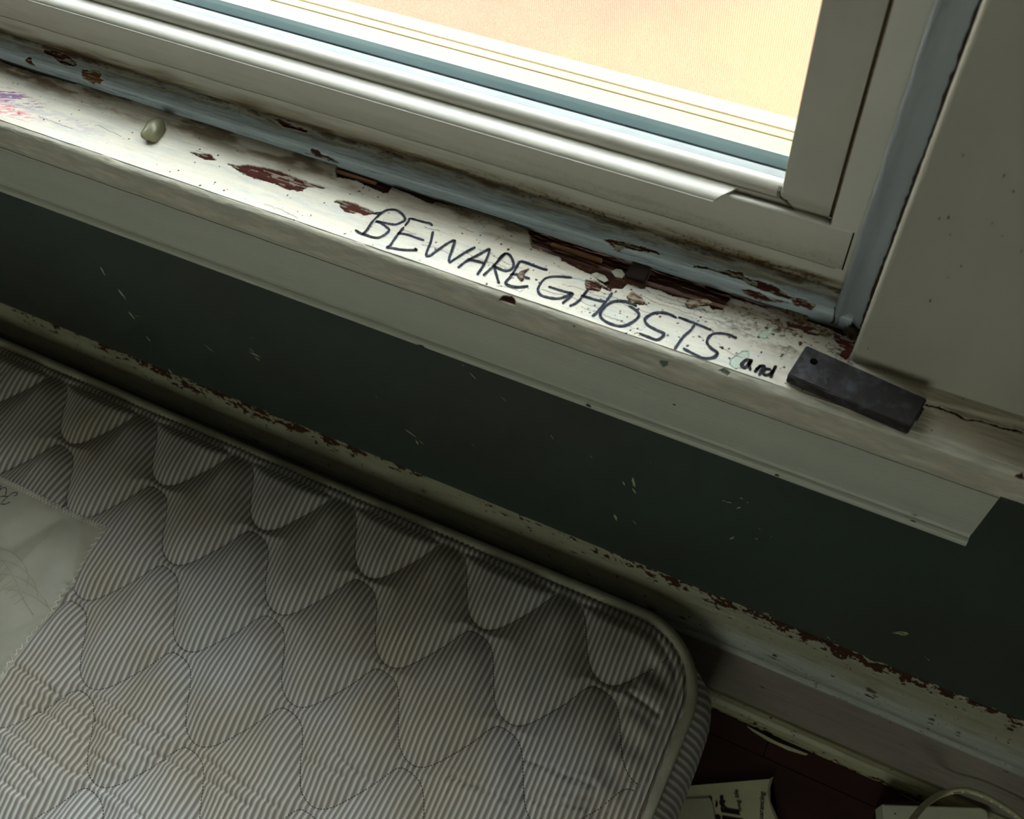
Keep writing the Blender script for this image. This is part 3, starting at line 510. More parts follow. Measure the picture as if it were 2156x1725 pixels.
# ------------------------------------------------------------------ casing boards
def casing(name, x0, x1):
    prof = [(x0, 0), (x0, -.0152)] + arc(x0+.0032, -.0153, .0032, 180, 270, 6)[1:] + arc(x1-.0032, -.0153, .0032, 270, 360, 6) + [(x1, 0)]
    loft(name, prof, [ZS-.002, 1.1, 1.6, 2.13], M_CASE, kind='structure', axis='z')
casing('trim_3', -.002, .106); casing('trim_4', -1.07, -.960)
boxes('trim_5', [(-1.07, .106, -.0185, 0, 2.02, 2.14)], M_CASE, kind='structure', bev=.002)
# nicks on the casing face
r = random.Random(12); bm = bmesh.new()
for cx, cz, s in [(.012, .905, .0008), (.030, .900, .0010), (.036, .893, .0008), (.0165, .868, .0011), (.013, .866, .0009), (.034, .872, .0008), (.040, .866, .0007), (.020, .858, .0007), (.030, .84, .0008), (.024, .81, .0012), (.005, .757, .0006), (.05, .86, .0007), (.027, .83, .0006)]:
    bm.faces.new([bm.verts.new((cx+s*.45*math.cos(t)*r.uniform(.5, 1.3), -.01875, cz+s*1.2*math.sin(t)*r.uniform(.5, 1.3))) for t in (0, .9, 1.8, 2.7, 3.6, 4.5, 5.4)])
me = bpy.data.meshes.new('nick'); bm.to_mesh(me); bm.free(); link('nick', me, M_GAP, bpy.data.objects['trim_3'], kind='stuff')

# ------------------------------------------------------------------ old blue-grey stop moulding
def stop_moulding():
    prof = [(.0025, ZS-.003), (.0022, ZS+.003), (.0020, ZS+.0072)] + [(.0026, ZS+.0088), (.0044, ZS+.0098), (.0080, ZS+.0106), (.0115, ZS+.0115), (.0145, ZS+.0130), (.0165, ZS+.0136)]
    p = resample(prof, .00042)
    xs = np.concatenate([np.linspace(-.96, -.72, 40)[:-1], np.arange(-.72, -.0075, .0005)])
    X, S = np.meshgrid(xs, np.arange(len(p)), indexing='ij'); Yy = p[S, 0]; Zz = p[S, 1]; nr = pnormals(p)
    seg = np.concatenate([[0], np.cumsum(np.hypot(*np.diff(p, axis=0).T))]); U = seg[S]
    n1 = fbm(X/.03, U/.003, 51); n2 = fbm(X/.0025, U/.0015, 52, 3); n3 = fbm(X/.015, U/.004, 53)
    col = np.array([.44, .53, .58])*(1+.35*(n1[..., None]-.5)+.12*(n2[..., None]-.5))
    disp = (n1-.5)*.0005+(n3-.5)*.0008
    h = U/U.max()
    w = smooth(.60, .80, h+(n3-.5)*.35)*.75; col = col*(1-w[..., None])+np.array([.215, .20, .145])*w[..., None]
    w = smooth(.80, 1.0, h+(n3-.5)*.45)*smooth(.30, .65, n2*.25+n3*.75)*.85; col = col*(1-w[..., None])+np.array([.085, .055, .025])*w[..., None]
    w = smooth(.64, .72, n2)*smooth(.5, .9, h)*smooth(.45, .6, n1)*.6; col = col*(1-w[..., None])+np.array([.05, .03, .015])*w[..., None]
    # ragged caulk line
    w = ((h+(n3-.5)*.3 > .80) & (h+(n3-.5)*.3 < .86))*.5; col = col*(1-w[..., None])+np.array([.42, .38, .27])*w[..., None]
    jx = X+(fbm(X/.003, U/.002, 54, 3)-.5)*.0020; ju = U+(fbm(X/.003, U/.002, 55, 3)-.5)*.0016
    wn_ = fbm(X/.02, U/.0008, 56, 3)[..., None]; wl = fbm(X/.006, U/.0013, 57, 3)
    for k, pl in enumerate(STOP_CHIPS):
        m1 = pmask(jx, ju, pl)
        base = np.array([.19, .085, .035]) if k == 0 else np.array([.075, .026, .018])
        col[m1] = (base*(.5+wn_))[m1]; disp[m1] -= .0008
        m2 = m1 & (wl > .62); col[m2] = (.30, .29, .22); disp[m2] += .0004
        m3 = pmask(jx, ju+.0006, pl) & ~m1; col[m3] = col[m3]*.6+np.array([.5, .5, .42])*.4; disp[m3] += .0003
    r = random.Random(8)
    for i in range(16):
        cx = r.uniform(-.65, -.1); cz = ZS+r.uniform(.001, .0065); pts = [(cx, cz)]
        for k in range(r.randint(3, 12)): pts.append((pts[-1][0]+r.uniform(.001, .004), pts[-1][1]+r.gauss(0, .00022)))
        d = dist_line(X, Zz, pts, .001); m1 = d < .00024; col[m1] = col[m1]*.3; disp[m1] -= .0003
    P = np.stack([X, Yy+nr[S, 0]*disp*np.sign(nr[5, 0])*-1, Zz+nr[S, 1]*disp*np.sign(nr[5, 0])*-1], -1)
    me = grid_mesh('trim_6', P, col)
    o = link('trim_6', me, M_OLD, kind='structure', label='peeling blue-grey stop moulding along the back of the sill')
    loft('stop_core', [(.0036, ZS-.003), (.0036, ZS+.0070), (.0085, ZS+.0085), (.0125, ZS+.0100), (.030, ZS+.0100), (.030, ZS-.003)], [-.96, -.009], M_WOODD, o, sm=False)
stop_moulding()
# upright stops at both jambs
def upright(name, x0, x1, s):
    w = x1-x0
    def f(u): return x0+w*u if s > 0 else x1-w*u
    prof = [(f(0), .0125), (f(0), .0035), (f(.06), .0015), (f(.16), .0010), (f(.30), .0030), (f(.50), .0048), (f(.72), .0040), (f(.9), .0022), (f(1.0), .0022), (f(1.0), .0125)]
    p = [(a, b) for a, b in prof]
    bm = bmesh.new(); rings = []
    zs = [ZS+.0005, ZS+.004, ZS+.009]+[ZS+.015+.02*i for i in range(62)]
    rr = random.Random(4)
    for zi, z in enumerate(zs):
        ring = []
        for (a, b) in p:
            sh = 0
            if zi < 3: sh = (.5, .25, .08)[zi]*(.5 - abs((a-x0)/w-.55))*0
            ring.append(bm.verts.new((a+rr.uniform(-.00012, .00012), b+rr.uniform(-.00012, .00012), z - (.004*(.5-abs((a-x0)/w-.6)) if zi < 2 else 0))))
        rings.append(ring)
    n = len(p)
    for a, b in zip(rings[:-1], rings[1:]):
        for i in range(n): bm.faces.new((a[i], a[(i+1) % n], b[(i+1) % n], b[i]))
    bm.faces.new(rings[0]); bm.faces.new(rings[-1]); bmesh.ops.recalc_face_normals(bm, faces=bm.faces)
    me = bpy.data.meshes.new(name); bm.to_mesh(me); bm.free()
    return link(name, me, M_STOPV, kind='structure', smoothit=True)
u1 = upright('trim_7', -.0188, -.0022, 1); upright('trim_8', -.958, -.942, -1)
boxes('trim_9', [(-.958, -.0022, .0015, .0125, 2.002, 2.02)], M_STOPV, kind='structure')
# caulk lump and dark open mitre at the foot of the upright stop
def blob(name, c, rad, m, parent=None, seed=1, amp=.25, rot=0, sub=3, **kw):
    bm = bmesh.new(); bmesh.ops.create_icosphere(bm, subdivisions=sub, radius=1); r = np.random.RandomState(seed); ph = r.rand(6)*6
    for v in bm.verts:
        x, y, z = v.co; k = 1+amp*(math.sin(2.3*x+ph[0])*math.cos(2*y+ph[1])+.6*math.sin(4*z+ph[2]+3*x)+.4*math.sin(6*y+ph[3]))
        v.co = Vector((x*rad[0], y*rad[1], z*rad[2]))*k
    bmesh.ops.rotate(bm, verts=bm.verts, cent=(0, 0, 0), matrix=Matrix.Rotation(rot, 3, 'Z'))
    bmesh.ops.translate(bm, verts=bm.verts, vec=c)
    me = bpy.data.meshes.new(name); bm.to_mesh(me); bm.free()
    return link(name, me, m, parent, smoothit=True, **kw)
blob('caulk', (-.0182, .0085, ZS+.0150), (.0012, .0022, .0040), M_FLAKE, u1, 3)
blob('open_joint', (-.0060, -.0005, ZS+.0022), (.0042, .0022, .0020), M_GAP, u1, 6, .3, .3)
rq = random.Random(21)
tube('open_joint', [(-.0027+rq.uniform(-.0004, .0003), .0018, ZS+.006+.0035*i) for i in range(150)], lambda u: .0003+.0009*abs(math.sin(u*310+2*math.sin(u*97)))*(.4+.6*abs(math.sin(u*23))), M_GAP, u1, 6)
tube('open_joint', [(-.0183, .0020, ZS+.0005), (-.0172, .0008, ZS+.004), (-.0180, .0020, ZS+.009), (-.0190, .0040, ZS+.0125)], .0006, M_GAP, u1, 5)

# ------------------------------------------------------------------ vinyl window
ZT = ZC-.4235                      # top of the frame's front face
def dirty_face(name, prof, x0, x1, parent, z_lo, z_hi, amount, step=.0005, seed=60, **kw):
    p = resample(prof, step)
    xs = np.concatenate([np.linspace(-.96, -.70, 30)[:-1], np.arange(max(-.70, x0), x1, .0006), [x1]]) if x0 < -.7 else np.arange(x0, x1, .0006)
    X, S = np.meshgrid(xs, np.arange(len(p)), indexing='ij'); Yy = p[S, 0]; Zz = p[S, 1]
    n1 = fbm(X/.035, Zz/.004, seed); n2 = fbm(X/.0016, Zz/.0014, seed+1, 3); n3 = fbm(X/.09, Zz/.03, seed+2)
    col = np.array([.555, .55, .475])*(1+.05*(n3[..., None]-.5))
    h = 1-(Zz-z_lo)/(z_hi-z_lo)
    w = smooth(.15, 1.0, h+(n1-.5)*.8)*amount; col = col*(1-w[..., None]*.85)+np.array([.20, .15, .065])*w[..., None]*.85
    w = smooth(.62, 1.0, h+(n1-.5)*.6+(n3-.5)*.4)*amount; col = col*(1-w[..., None]*.9)+np.array([.070, .042, .017])*w[..., None]*.9
    w = smooth(.58, .66, n2*.8+h*.16+(n1-.5)*.35)*smooth(.3, .9, h)*amount*smooth(-.40, -.12, X); col = col*(1-w[..., None])+np.array([.055, .032, .014])*w[..., None]
    me = grid_mesh(name, np.stack([X, Yy, Zz], -1), col)
    return link(name, me, M_VINYLD, parent, **kw)
# solid frame (jambs, head, sill box) behind its visible faces
win = boxes('window_1', [(WX0, -.93, .0156, .118, ZC-.4580, WZ1), (-.0348, WX1, .0156, .118, ZC-.4580, WZ1), (WX0, WX1, .0156, .118, WZ1-.035, WZ1), (WX0, WX1, .0175, .060, ZS+.003, ZC-.4345)], M_VINYLF, kind='structure')
dirty_face('frame_flange', [(.0156, ZC-.4790), (.0156, ZC-.4582), (.0180, ZC-.4580)], WX0, -.0180, win, ZC-.4775, ZC-.4586, 1.0, label='grimy lower strip of the vinyl frame')
dirty_face('frame_sill_face', [(.0154, ZC-.4583)]+[(.0150, ZC-.4577), (.0150, ZC-.4290), (.0152, ZC-.4278), (.0158, ZC-.4270), (.0168, ZC-.4267), (.0200, ZC-.4285), (.0245, ZC-.4310)], WX0, -.0226, win, ZC-.4583, ZC-.4265, .16, seed=70)
tube('dirt_line', [(x, .0148+.0002*math.sin(x*90), ZC-.4584+.00012*math.sin(x*61)) for x in np.arange(-.95, -.021, .006)], .00019, M_RUST, win, 4)
tube('dirt_line', [(-.0222, .0152, ZC-.4583+.0310*t) for t in np.linspace(0, 1, 8)], .00040, M_BLACK, win, 4)
boxes('jamb_step', [(-.0216, -.0180, .0151, .0165, ZC-.4580, WZ1-.03)], M_VINYLF, win, bev=.0003)
tube('dirt_line', [(-.0350, .0156, z) for z in np.arange(ZC-.4265, 1.2, .02)], .00035, M_RUST, win, 4)
boxes('joint_gap', [(-.0372, -.0346, .0235, .032, ZC-.4300, WZ1-.03)], M_GAP, win)
# sash
rail = [(.0335, ZC-.4440), (.0215, ZC-.4440), (.0215, ZC-.4246)] + [(.0210, ZC-.4238), (.0207, ZC-.4220), (.0209, ZC-.4200), (.0216, ZC-.4182), (.0228, ZC-.4168), (.0245, ZC-.4160), (.0262, ZC-.4158), (.0275, ZC-.4160), (.0278, ZC-.4180), (.0330, ZC-.4180)]
loft('sash_rail', rail, [-.93, -.6, -.3, -.050], M_VINYL, win)
loft('rail_shade_strip', [(.0276, ZC-.4175), (.0276, ZC-.4159), (.0300, ZC-.4162), (.0325, ZC-.4166), (.0336, ZC-.4170), (.0336, ZC-.4180)], [-.905, -.0645], M_RAILSHADE, win)  # separate strip whose grey stands in for shade behind the bead
lipo = [(.0217, ZC-.4243), (.0200, ZC-.4241), (.0170, ZC-.4241), (.0140, ZC-.4243), (.0122, ZC-.4248), (.0108, ZC-.4257), (.0100, ZC-.4268), (.0097, ZC-.4276), (.0091, ZC-.4279)]
lipi = [(.0090, ZC-.4287), (.0104, ZC-.4286), (.0110, ZC-.4274), (.0118, ZC-.4264), (.0130, ZC-.4257), (.0150, ZC-.4253), (.0190, ZC-.4252), (.0217, ZC-.4254)]
lp = lipo+lipi
loft('lift_handle', lp, [-.90, -.5, (lambda i: -.0875-.0100*(max(0, (.0215-lp[i][0])/.0125)**1.5))], M_VINYL, win, label='curved finger lift along the bottom sash')
tube('dirt_line', [(x, .0212, ZC-.4243) for x in np.arange(-.92, -.052, .02)], .00035, M_GAP, win, 4)
tube('dirt_line', [(x, .0214, ZC-.4292) for x in np.arange(-.086, -.036, .006)], .00022, M_RUST, win, 4)
# right stile with its mitred foot
def stile(name, x_in, x_out, foot):
    s = 1 if x_out > x_in else -1
    pts = [(x_in, WZ1-.04), (x_in, foot[0]), (x_in+s*.0006, foot[0]-.002), (foot[2], foot[1]), (x_out, foot[1]), (x_out, WZ1-.04)]
    bm = bmesh.new()
    A = [bm.verts.new((x, .0211, z)) for x, z in pts]; B = [bm.verts.new((x, .0340, z)) for x, z in pts]
    bm.faces.new(A); bm.faces.new(B[::-1])
    for i in range(6): bm.faces.new((A[i], A[(i+1) % 6], B[(i+1) % 6], B[i]))
    bmesh.ops.recalc_face_normals(bm, faces=bm.faces)
    e = [e for e in bm.edges if all(abs(v.co.y-.0211) < 1e-6 and (abs(v.co.x-x_in) < 1e-4) for v in e.verts)]
    bmesh.ops.bevel(bm, geom=e, offset=.0018, segments=4, affect='EDGES')
    me = bpy.data.meshes.new(name); bm.to_mesh(me); bm.free()
    o = link(name, me, M_VINYL, win, smoothit=True)
    me.set_sharp_from_angle(angle=math.radians(35)); return o
stile('sash_stile', -.0645, -.0372, (ZC-.4150, ZC-.4360, -.0520)); stile('sash_stile', -.905, -.93, (ZC-.4150, ZC-.4360, -.9170))
tube('joint_dirt', [(-.0650, .0220, ZC-.4166), (-.0653, .0206, ZC-.4195), (-.0640, .0203, ZC-.4225), (-.0605, .0206, ZC-.4250), (-.0560, .0209, ZC-.4292), (-.0525, .0209, ZC-.4335)], .00050, M_RUST, win, 5)
tube('joint_bead', [(-.0660, .0225, ZC-.4158), (-.0664, .0203, ZC-.4190), (-.0655, .0200, ZC-.4222), (-.0622, .0204, ZC-.4248)], .00045, M_SPACER, win, 5)
boxes('sash_head', [(-.93, -.0372, .0211, .0340, WZ1-.075, WZ1-.036)], M_VINYL, win)
# glass, spacer, dusty lower edge
boxes('glass_pane', [(-.905, -.0645, .0337, .0347, ZC-.4175, WZ1-.07)], M_GLASS, win)
boxes('glass_pane', [(-.905, -.0645, .0448, .0458, ZC-.4185, WZ1-.07)], M_GLASS, win)
loft('spacer', [(.0348, ZC-.4200), (.0348, ZC-.4166), (.0370, ZC-.4163), (.0420, ZC-.4165), (.0447, ZC-.4170), (.0447, ZC-.4200)], [-.905, -.0645], M_GASKET, win)
loft('outer_rail', [(.0337, ZC-.4450), (.0337, ZC-.4210), (.0459, ZC-.4210), (.0459, ZC-.4184), (.0470, ZC-.4188), (.0500, ZC-.4235), (.0520, ZC-.4280), (.0520, ZC-.4450)], [-.93, -.037], M_SPACER, win)
boxes('outer_stile', [(-.060, -.037, .0460, .052, ZC-.44, WZ1-.036), (-.93, -.908, .0460, .052, ZC-.44, WZ1-.036)], M_VINYL, win)
# outer sill with its screen track
loft('outer_sill', [(.0520, ZC-.4600), (.0520, ZC-.4370), (.0770, ZC-.4385), (.0774, ZC-.4394), (.0780, ZC-.4394), (.0784, ZC-.4385), (.0836, ZC-.4385), (.0841, ZC-.4400), (.0850, ZC-.4400), (.0855, ZC-.4388), (.0955, ZC-.4400), (.0985, ZC-.4420), (.0990, ZC-.4600)], [-.96, -.035], M_SILLX, win, sm=False)
def screen():
    P = []; F = []; y = .0835; w = .00008
    def strip(a, b, dx, dz):
        i = len(P); P.extend([(a[0]-dx, y-w, a[1]-dz), (a[0]+dx, y-w, a[1]+dz), (b[0]+dx, y-w, b[1]+dz), (b[0]-dx, y-w, b[1]-dz)]); F.append((i, i+1, i+2, i+3))
    x = -.93
    while x < -.036: strip((x, ZC-.439), (x, 1.45), w, 0); x += .00125
    z = ZC-.439
    while z < 1.45: strip((-.93, z), (-.036, z), 0, w); z += .00125
    me = bpy.data.meshes.new('insect_screen'); me.from_pydata(P, [], F); me.update()
    link('insect_screen', me, M_SCREEN, win, kind='stuff', label='fine insect screen outside the glass')
screen()
boxes('screen_rail', [(-.93, -.036, .080, .086, 1.45, 1.475)], M_VINYL, win)
# what lies outside
boxes('porch_roof', [(-4.5, 3.5, .14, 6.5, .10, .20)], M_ROOF, label='pale sunlit flat roof seen blurred through the window glass', cat='roof')

# ------------------------------------------------------------------ baseboard
def baseboard():
    board = boxes('baseboard_back', [(RX0, RX1, -.0155, 0, 0, ZC-1.022)], M_WOODD, kind='structure')
    def face(name, prof, seed, wood_top, base, x0=-1.05, x1=.62, step=.0008, chips=1.0, **kw):
        p = resample(prof, step); xs = np.concatenate([np.linspace(RX0, x0, 20)[:-1], np.arange(x0, x1, .0010), np.linspace(x1, RX1, 12)[1:]])
        X, S = np.meshgrid(xs, np.arange(len(p)), indexing='ij'); Yy = p[S, 0]; Zz = p[S, 1]
        seg = np.concatenate([[0], np.cumsum(np.hypot(*np.diff(p, axis=0).T))]); U = seg[S]; L = seg[-1]
        n1 = fbm(X/.06, U/.005, seed); n2 = fbm(X/.004, U/.0025, seed+1, 3); n3 = fbm(X/.03, U/.006, seed+2); n4 = fbm(X/.012, U/.004, seed+3)
        b = base(U/L); col = b*(1+.22*(n1[..., None]-.5)+.1*(n2[..., None]-.5))
        disp = (n1-.5)*.0006+(n3-.5)*.0005
        w = smooth(.5, .75, n3)*.35; col = col*(1-w[..., None])+np.array([.19, .17, .09])*w[..., None]
        t = wood_top(U/L, X); m1 = (n4*.62+n2*.38+t*.26 > .72)
        col[m1] = (np.array([.060, .026, .016])*(.5+.9*n2[..., None]))[m1]; disp[m1] -= .0007
        m2 = (n2 > .80) & (n4 > .5) & (chips > .5); col[m2] = (.04, .015, .01)
        nr = pnormals(p); sg = -1 if nr[len(p)//2, 0] > 0 else 1
        P = np.stack([X, Yy+nr[S, 0]*disp*sg, Zz+nr[S, 1]*disp*sg], -1)
        me = grid_mesh(name, P, col, flip=(sg > 0)); return link(name, me, M_OLDB, board, **kw)
    A = np.array
    cap = [(.000, ZC-.9600), (-.0125, ZC-.9840), (-.0175, ZC-.9930), (-.0215, ZC-1.0000), (-.0235, ZC-1.0075), (-.0235, ZC-1.0130), (-.0215, ZC-1.0190), (-.0170, ZC-1.0235), (-.0162, ZC-1.0262), (-.0210, ZC-1.0275), (-.0245, ZC-1.0300), (-.0250, ZC-1.0335), (-.0235, ZC-1.0370), (-.0205, ZC-1.0392), (-.0160, ZC-1.0400)]
    def capcol(u):
        g = A([.28, .28, .19]); bl = A([.37, .39, .35]); c = g+(bl-g)*smooth(.25, .5, u)[..., None]
        return c
    def topw(u, X): return np.exp(-(u/.16)**2)*(1.0+.5*np.sin(X*9+1)) - .15
    face('cap_moulding', cap, 80, topw, capcol, label='dingy white moulded cap with worn, flaking top edge')
    face('board_face', [(-.0160, ZC-1.0385), (-.0158, ZC-1.2280)], 90, lambda u, X: np.zeros_like(u)-.3, lambda u: np.zeros(u.shape+(3,))+A([.26, .225, .195]), step=.002, chips=0)
    qr = [(-.0155, ZC-1.2095), (-.0190, ZC-1.2085), (-.0240, ZC-1.2105), (-.0285, ZC-1.2150), (-.0315, ZC-1.2210), (-.0325, ZC-1.2290)]
    def qw(u, X): return smooth(.45, .9, u)*.65-.12
    face('quarter_round', qr, 100, qw, lambda u: np.zeros(u.shape+(3,))+A([.34, .32, .20]), label='flaking quarter-round strip against the floor')
baseboard()
bm = bmesh.new(); rq = random.Random(31)
for cx, cz, s in CAP_CHIPS:
    yy = -.0242 if cz > ZC-1.022 else (-.0256 if cz > ZC-1.04 else -.0166)
    bm.faces.new([bm.verts.new((cx+s*1.7*math.cos(a)*rq.uniform(.5, 1.2), yy, cz+s*.75*math.sin(a)*rq.uniform(.4, 1.3))) for a in (0, .7, 1.4, 2.1, 2.8, 3.5, 4.2, 4.9, 5.6)])
me = bpy.data.meshes.new('bare_chip'); bm.to_mesh(me); bm.free(); link('bare_chip', me, M_GAP, bpy.data.objects['baseboard_back'], kind='stuff', label='small dark chips knocked out of the baseboard paint')

# ------------------------------------------------------------------ mattress
def mattress():
    x0, x1, y0, y1 = -1.93, -.027, -1.02, -.0435
    H = ZC-.960; RC = .075
    root = bpy.data.objects.new('mattress', None); COL.objects.link(root); root.location = (0, 0, 0)
    root['label'] = 'quilted striped mattress with cream piping lying on the floor below the window'; root['category'] = 'mattress'
    xs = np.concatenate([np.linspace(x0, -1.0, 60)[:-1], np.arange(-1.0, x1, .0016), [x1]])
    ys = np.concatenate([np.linspace(y0, -.58, 40)[:-1], np.arange(-.58, y1, .0016), [y1]])
    X, Y = np.meshgrid(xs, ys, indexing='ij')
    # round the corners
    def rc(X, Y, cx, cy, sx, sy):
        u = np.clip((X-cx)*sx/RC, 0, 1); v = np.clip((Y-cy)*sy/RC, 0, 1); k = (u > 0) & (v > 0)
        X2 = np.where(k, cx+sx*RC*u*np.sqrt(1-v*v/2), X); Y2 = np.where(k, cy+sy*RC*v*np.sqrt(1-u*u/2), Y); return X2, Y2
    Xr, Yr = rc(X, Y, x1-RC, y1-RC, 1, 1); Xr, Yr = rc(Xr, Yr, x0+RC, y1-RC, -1, 1)
    Xr, Yr = rc(Xr, Yr, x1-RC, y0+RC, 1, -1); Xr, Yr = rc(Xr, Yr, x0+RC, y0+RC, -1, -1)
    def edge_dist(x, y):
        dx = np.maximum(np.abs(x-(x0+x1)/2)-(x1-x0)/2+RC, 0); dy = np.maximum(np.abs(y-(y0+y1)/2)-(y1-y0)/2+RC, 0)
        out = np.hypot(dx, dy); ins = np.maximum(np.abs(x-(x0+x1)/2)-(x1-x0)/2, np.abs(y-(y0+y1)/2)-(y1-y0)/2)
        return np.where((dx > 0) & (dy > 0), RC-out, -ins)
    E = np.maximum(edge_dist(Xr, Yr), 0)
    a = .131; ry = .0710
    tab = [(-.0145, -.0255), (-.0070, -.0080), (-.0035, -.0028), (0, 0), (.0117, -.0004), (.024, -.0050), (.0337, -.0168), (.0435, -.0360), (.0527, -.0520), (.0616, -.0604), (.074, -.0646), (.0847, -.0622), (.0937, -.0545), (.1051, -.0395), (.1165, -.0255), (.1240, -.0080), (.1275, -.0028), (.131, 0), (.1427, -.0004)]
    tab[0] = (-.0145, -.0228); tab[14] = (.1165, -.0228)
    den = np.array([(p.x, p.y) for p in catmull(tab, 8)]); WU = den[:, 0]; WV = den[:, 1]
    kk = np.ones(13)/13; gu = np.linspace(-.0145, .1427, 400); gv = np.interp(gu, WU, WV); ker = np.hanning(31); ker /= ker.sum()
    per = np.interp(np.linspace(0, .131, 334)[:-1], gu, gv); per = np.convolve(np.concatenate([per[-40:], per, per[:40]]), ker, 'same')[40:-40]
    WU = np.concatenate([np.linspace(0, .131, 334)]); WV = np.concatenate([per, per[:1]])
    def wave(x, k):
        xo = -.3131 + (.0655 if k % 2 else 0)          # x of a crest
        return -.2000 - ry*k + np.interp((x-xo) % a, WU, WV)
    D = np.full(X.shape, 9.0)
    for k in range(-5, 13):
        f = wave(Xr, k); g = (wave(Xr+.0005, k)-f)/.0005
        D = np.minimum(D, np.abs(Yr-f)/np.sqrt(1+g*g))
    # the quilted field ends before the border
    infield = smooth(.010, .017, E)
    rightside = smooth(-.088, -.072, Xr+.35*np.maximum(0, -.10-Yr)*0)
    Dm = np.minimum(D, np.where(E > .0145, E-.0145+.0015, .0145-E+.0015))
    pf = lambda d, w: 1-(1-np.clip(d/w, 0, 1))**2.2
    puff = pf(D, .036)*pf(np.maximum(E-.0135, 0), .013)
    amp = .0100*(1-.55*rightside)
    Z = H-.0085+puff*amp*infield*smooth(.0, .05, E+.02)
    Z = Z + (1-infield)*(.0035*np.sqrt(np.clip(1-((E-.0065)/.0085)**2, 0, 1)))
    # gathered band between field and piping
    arcu = Xr*1.0+Yr*.35
    Z = Z + (1-infield)*.0009*np.sin(arcu*2*np.pi/.0062)
    Z = Z - .0060*smooth(.02, .0, E)
    for i, c in enumerate(CREASES):
        pts = [(p.x, p.y) for p in catmull(c, 4)] if len(c) > 2 else c
        d = dist_line(Xr, Yr, pts, .016)
        Z = Z - .0020*np.exp(-(d/.0015)**2) + .0012*np.exp(-((d-.0055)/.0035)**2)
    Z = Z + .0030*(fbm(Xr/.09, Yr/.09, 120)-.5)+.0014*(fbm(Xr/.05, Yr/.010, 121)-.5)*smooth(-.2, -.4, Yr+.3*(Xr+.3))
    # a low rumple over the corner
    Z = Z + rightside*.0022*np.sin((Yr*1.0+Xr*.25)*2*np.pi/.034)*smooth(.016, .03, E)
    me = grid_mesh('top_panel', np.stack([Xr, Yr, Z], -1), None, {'stripe': Xr+.02*(Yr+.3)})
    top = link('top_panel', me, M_TICK, root, label='wave-quilted panel in brown and cream ticking stripe')
    # outline as a polyline with arc length
    out = []
    def corner(cx, cy, a0):
        for i in range(13): t = math.radians(a0+90*i/12); out.append((cx+RC*math.cos(t), cy+RC*math.sin(t)))
    corner(x0+RC, y0+RC, 180); corner(x1-RC, y0+RC, 270); corner(x1-RC, y1-RC, 0); corner(x0+RC, y1-RC, 90); out.append(out[0])
    ring = resample(out, .0045)
    t = np.gradient(ring, axis=0); t /= np.linalg.norm(t, axis=1)[:, None]; nrm = np.stack([t[:, 1], -t[:, 0]], 1)
    s = np.concatenate([[0], np.cumsum(np.hypot(*np.diff(ring, axis=0).T))])
    zz = np.array([H-.016, H-.022, H-.032, H-.050, H-.075, H-.110, H-.150, H-.190, H-.222, H-.245, .010, .002])
    bul = np.array([.001, .008, .0155, .021, .024, .024, .022, .020, .017, .012, .007, -.004])
    Pn = np.zeros((len(ring), len(zz), 3)); 
    for j in range(len(zz)):
        back = smooth(y1-.012, y1-.05, ring[:, 1])            # less bulge where it is pressed to the baseboard
        b = bul[j]*(.25+.75*back) + .0010*np.sin(s*2*np.pi/.19+j)
        Pn[:, j, 0] = ring[:, 0]+nrm[:, 0]*b; Pn[:, j, 1] = np.minimum(ring[:, 1]+nrm[:, 1]*b, -.0345); Pn[:, j, 2] = zz[j]
    me = grid_mesh('side_border', Pn, None, {'stripe': np.repeat(s[:, None], len(zz), 1)*.80}, flip=False)
    link('side_border', me, M_TICK, root, label='bulging striped border of the mattress')
    # piping, wandering a little like the sewn cord it is
    pp = [(x+n[0]*(-.001+.0016*math.sin(q*7)), min(y+n[1]*(-.001+.0016*math.sin(q*7)), -.0410), H-.0135+.001*math.sin(q*9)) for (x, y), n, q in zip(ring, nrm, s)]
    tube('piping', pp, .0058, M_PIPE, root, 10, .82)
    # base panel
    boxes('bottom_panel', [(x0+.02, x1-.02, y0+.02, -.05, .0005, .010)], M_PIPE, root)
    # quilting stitches as short dark dashes lying in the seams
    bm = bmesh.new()
    from_b = {}
    def zat(x, y):
        i = min(len(xs)-2, max(0, np.searchsorted(xs, x)-1)); j = min(len(ys)-2, max(0, np.searchsorted(ys, y)-1)); return Z[i, j]
    for k in range(-4, 6):
        x = -1.0; u = 0
        while x < -.045:
            f = float(wave(np.array(x), k)); g = float((wave(np.array(x+.0005), k)-f)/.0005); L = math.sqrt(1+g*g)
            dx = .0016/L; 
            if -.53 < f < y1-.018 and edge_dist(np.array(x), np.array(f)) > .016 and not (x < -.645 and f < -.187 and f > -.50):
                tx, ty = 1/L, g/L; hx, hy = -ty*.00045, tx*.00045; x2, y2 = x+tx*.0019, f+ty*.0019
                z = zat(x, f)+.0005; z2 = zat(x2, y2)+.0005
                bm.faces.new([bm.verts.new(q) for q in ((x+hx, f+hy, z), (x-hx, f-hy, z), (x2-hx, y2-hy, z2), (x2+hx, y2+hy, z2))])
            x += .0029/L
    me = bpy.data.meshes.new('stitching'); bm.to_mesh(me); bm.free(); link('stitching', me, M_THREAD, root, kind='stuff')
    # sewing line beside the piping
    bm = bmesh.new()
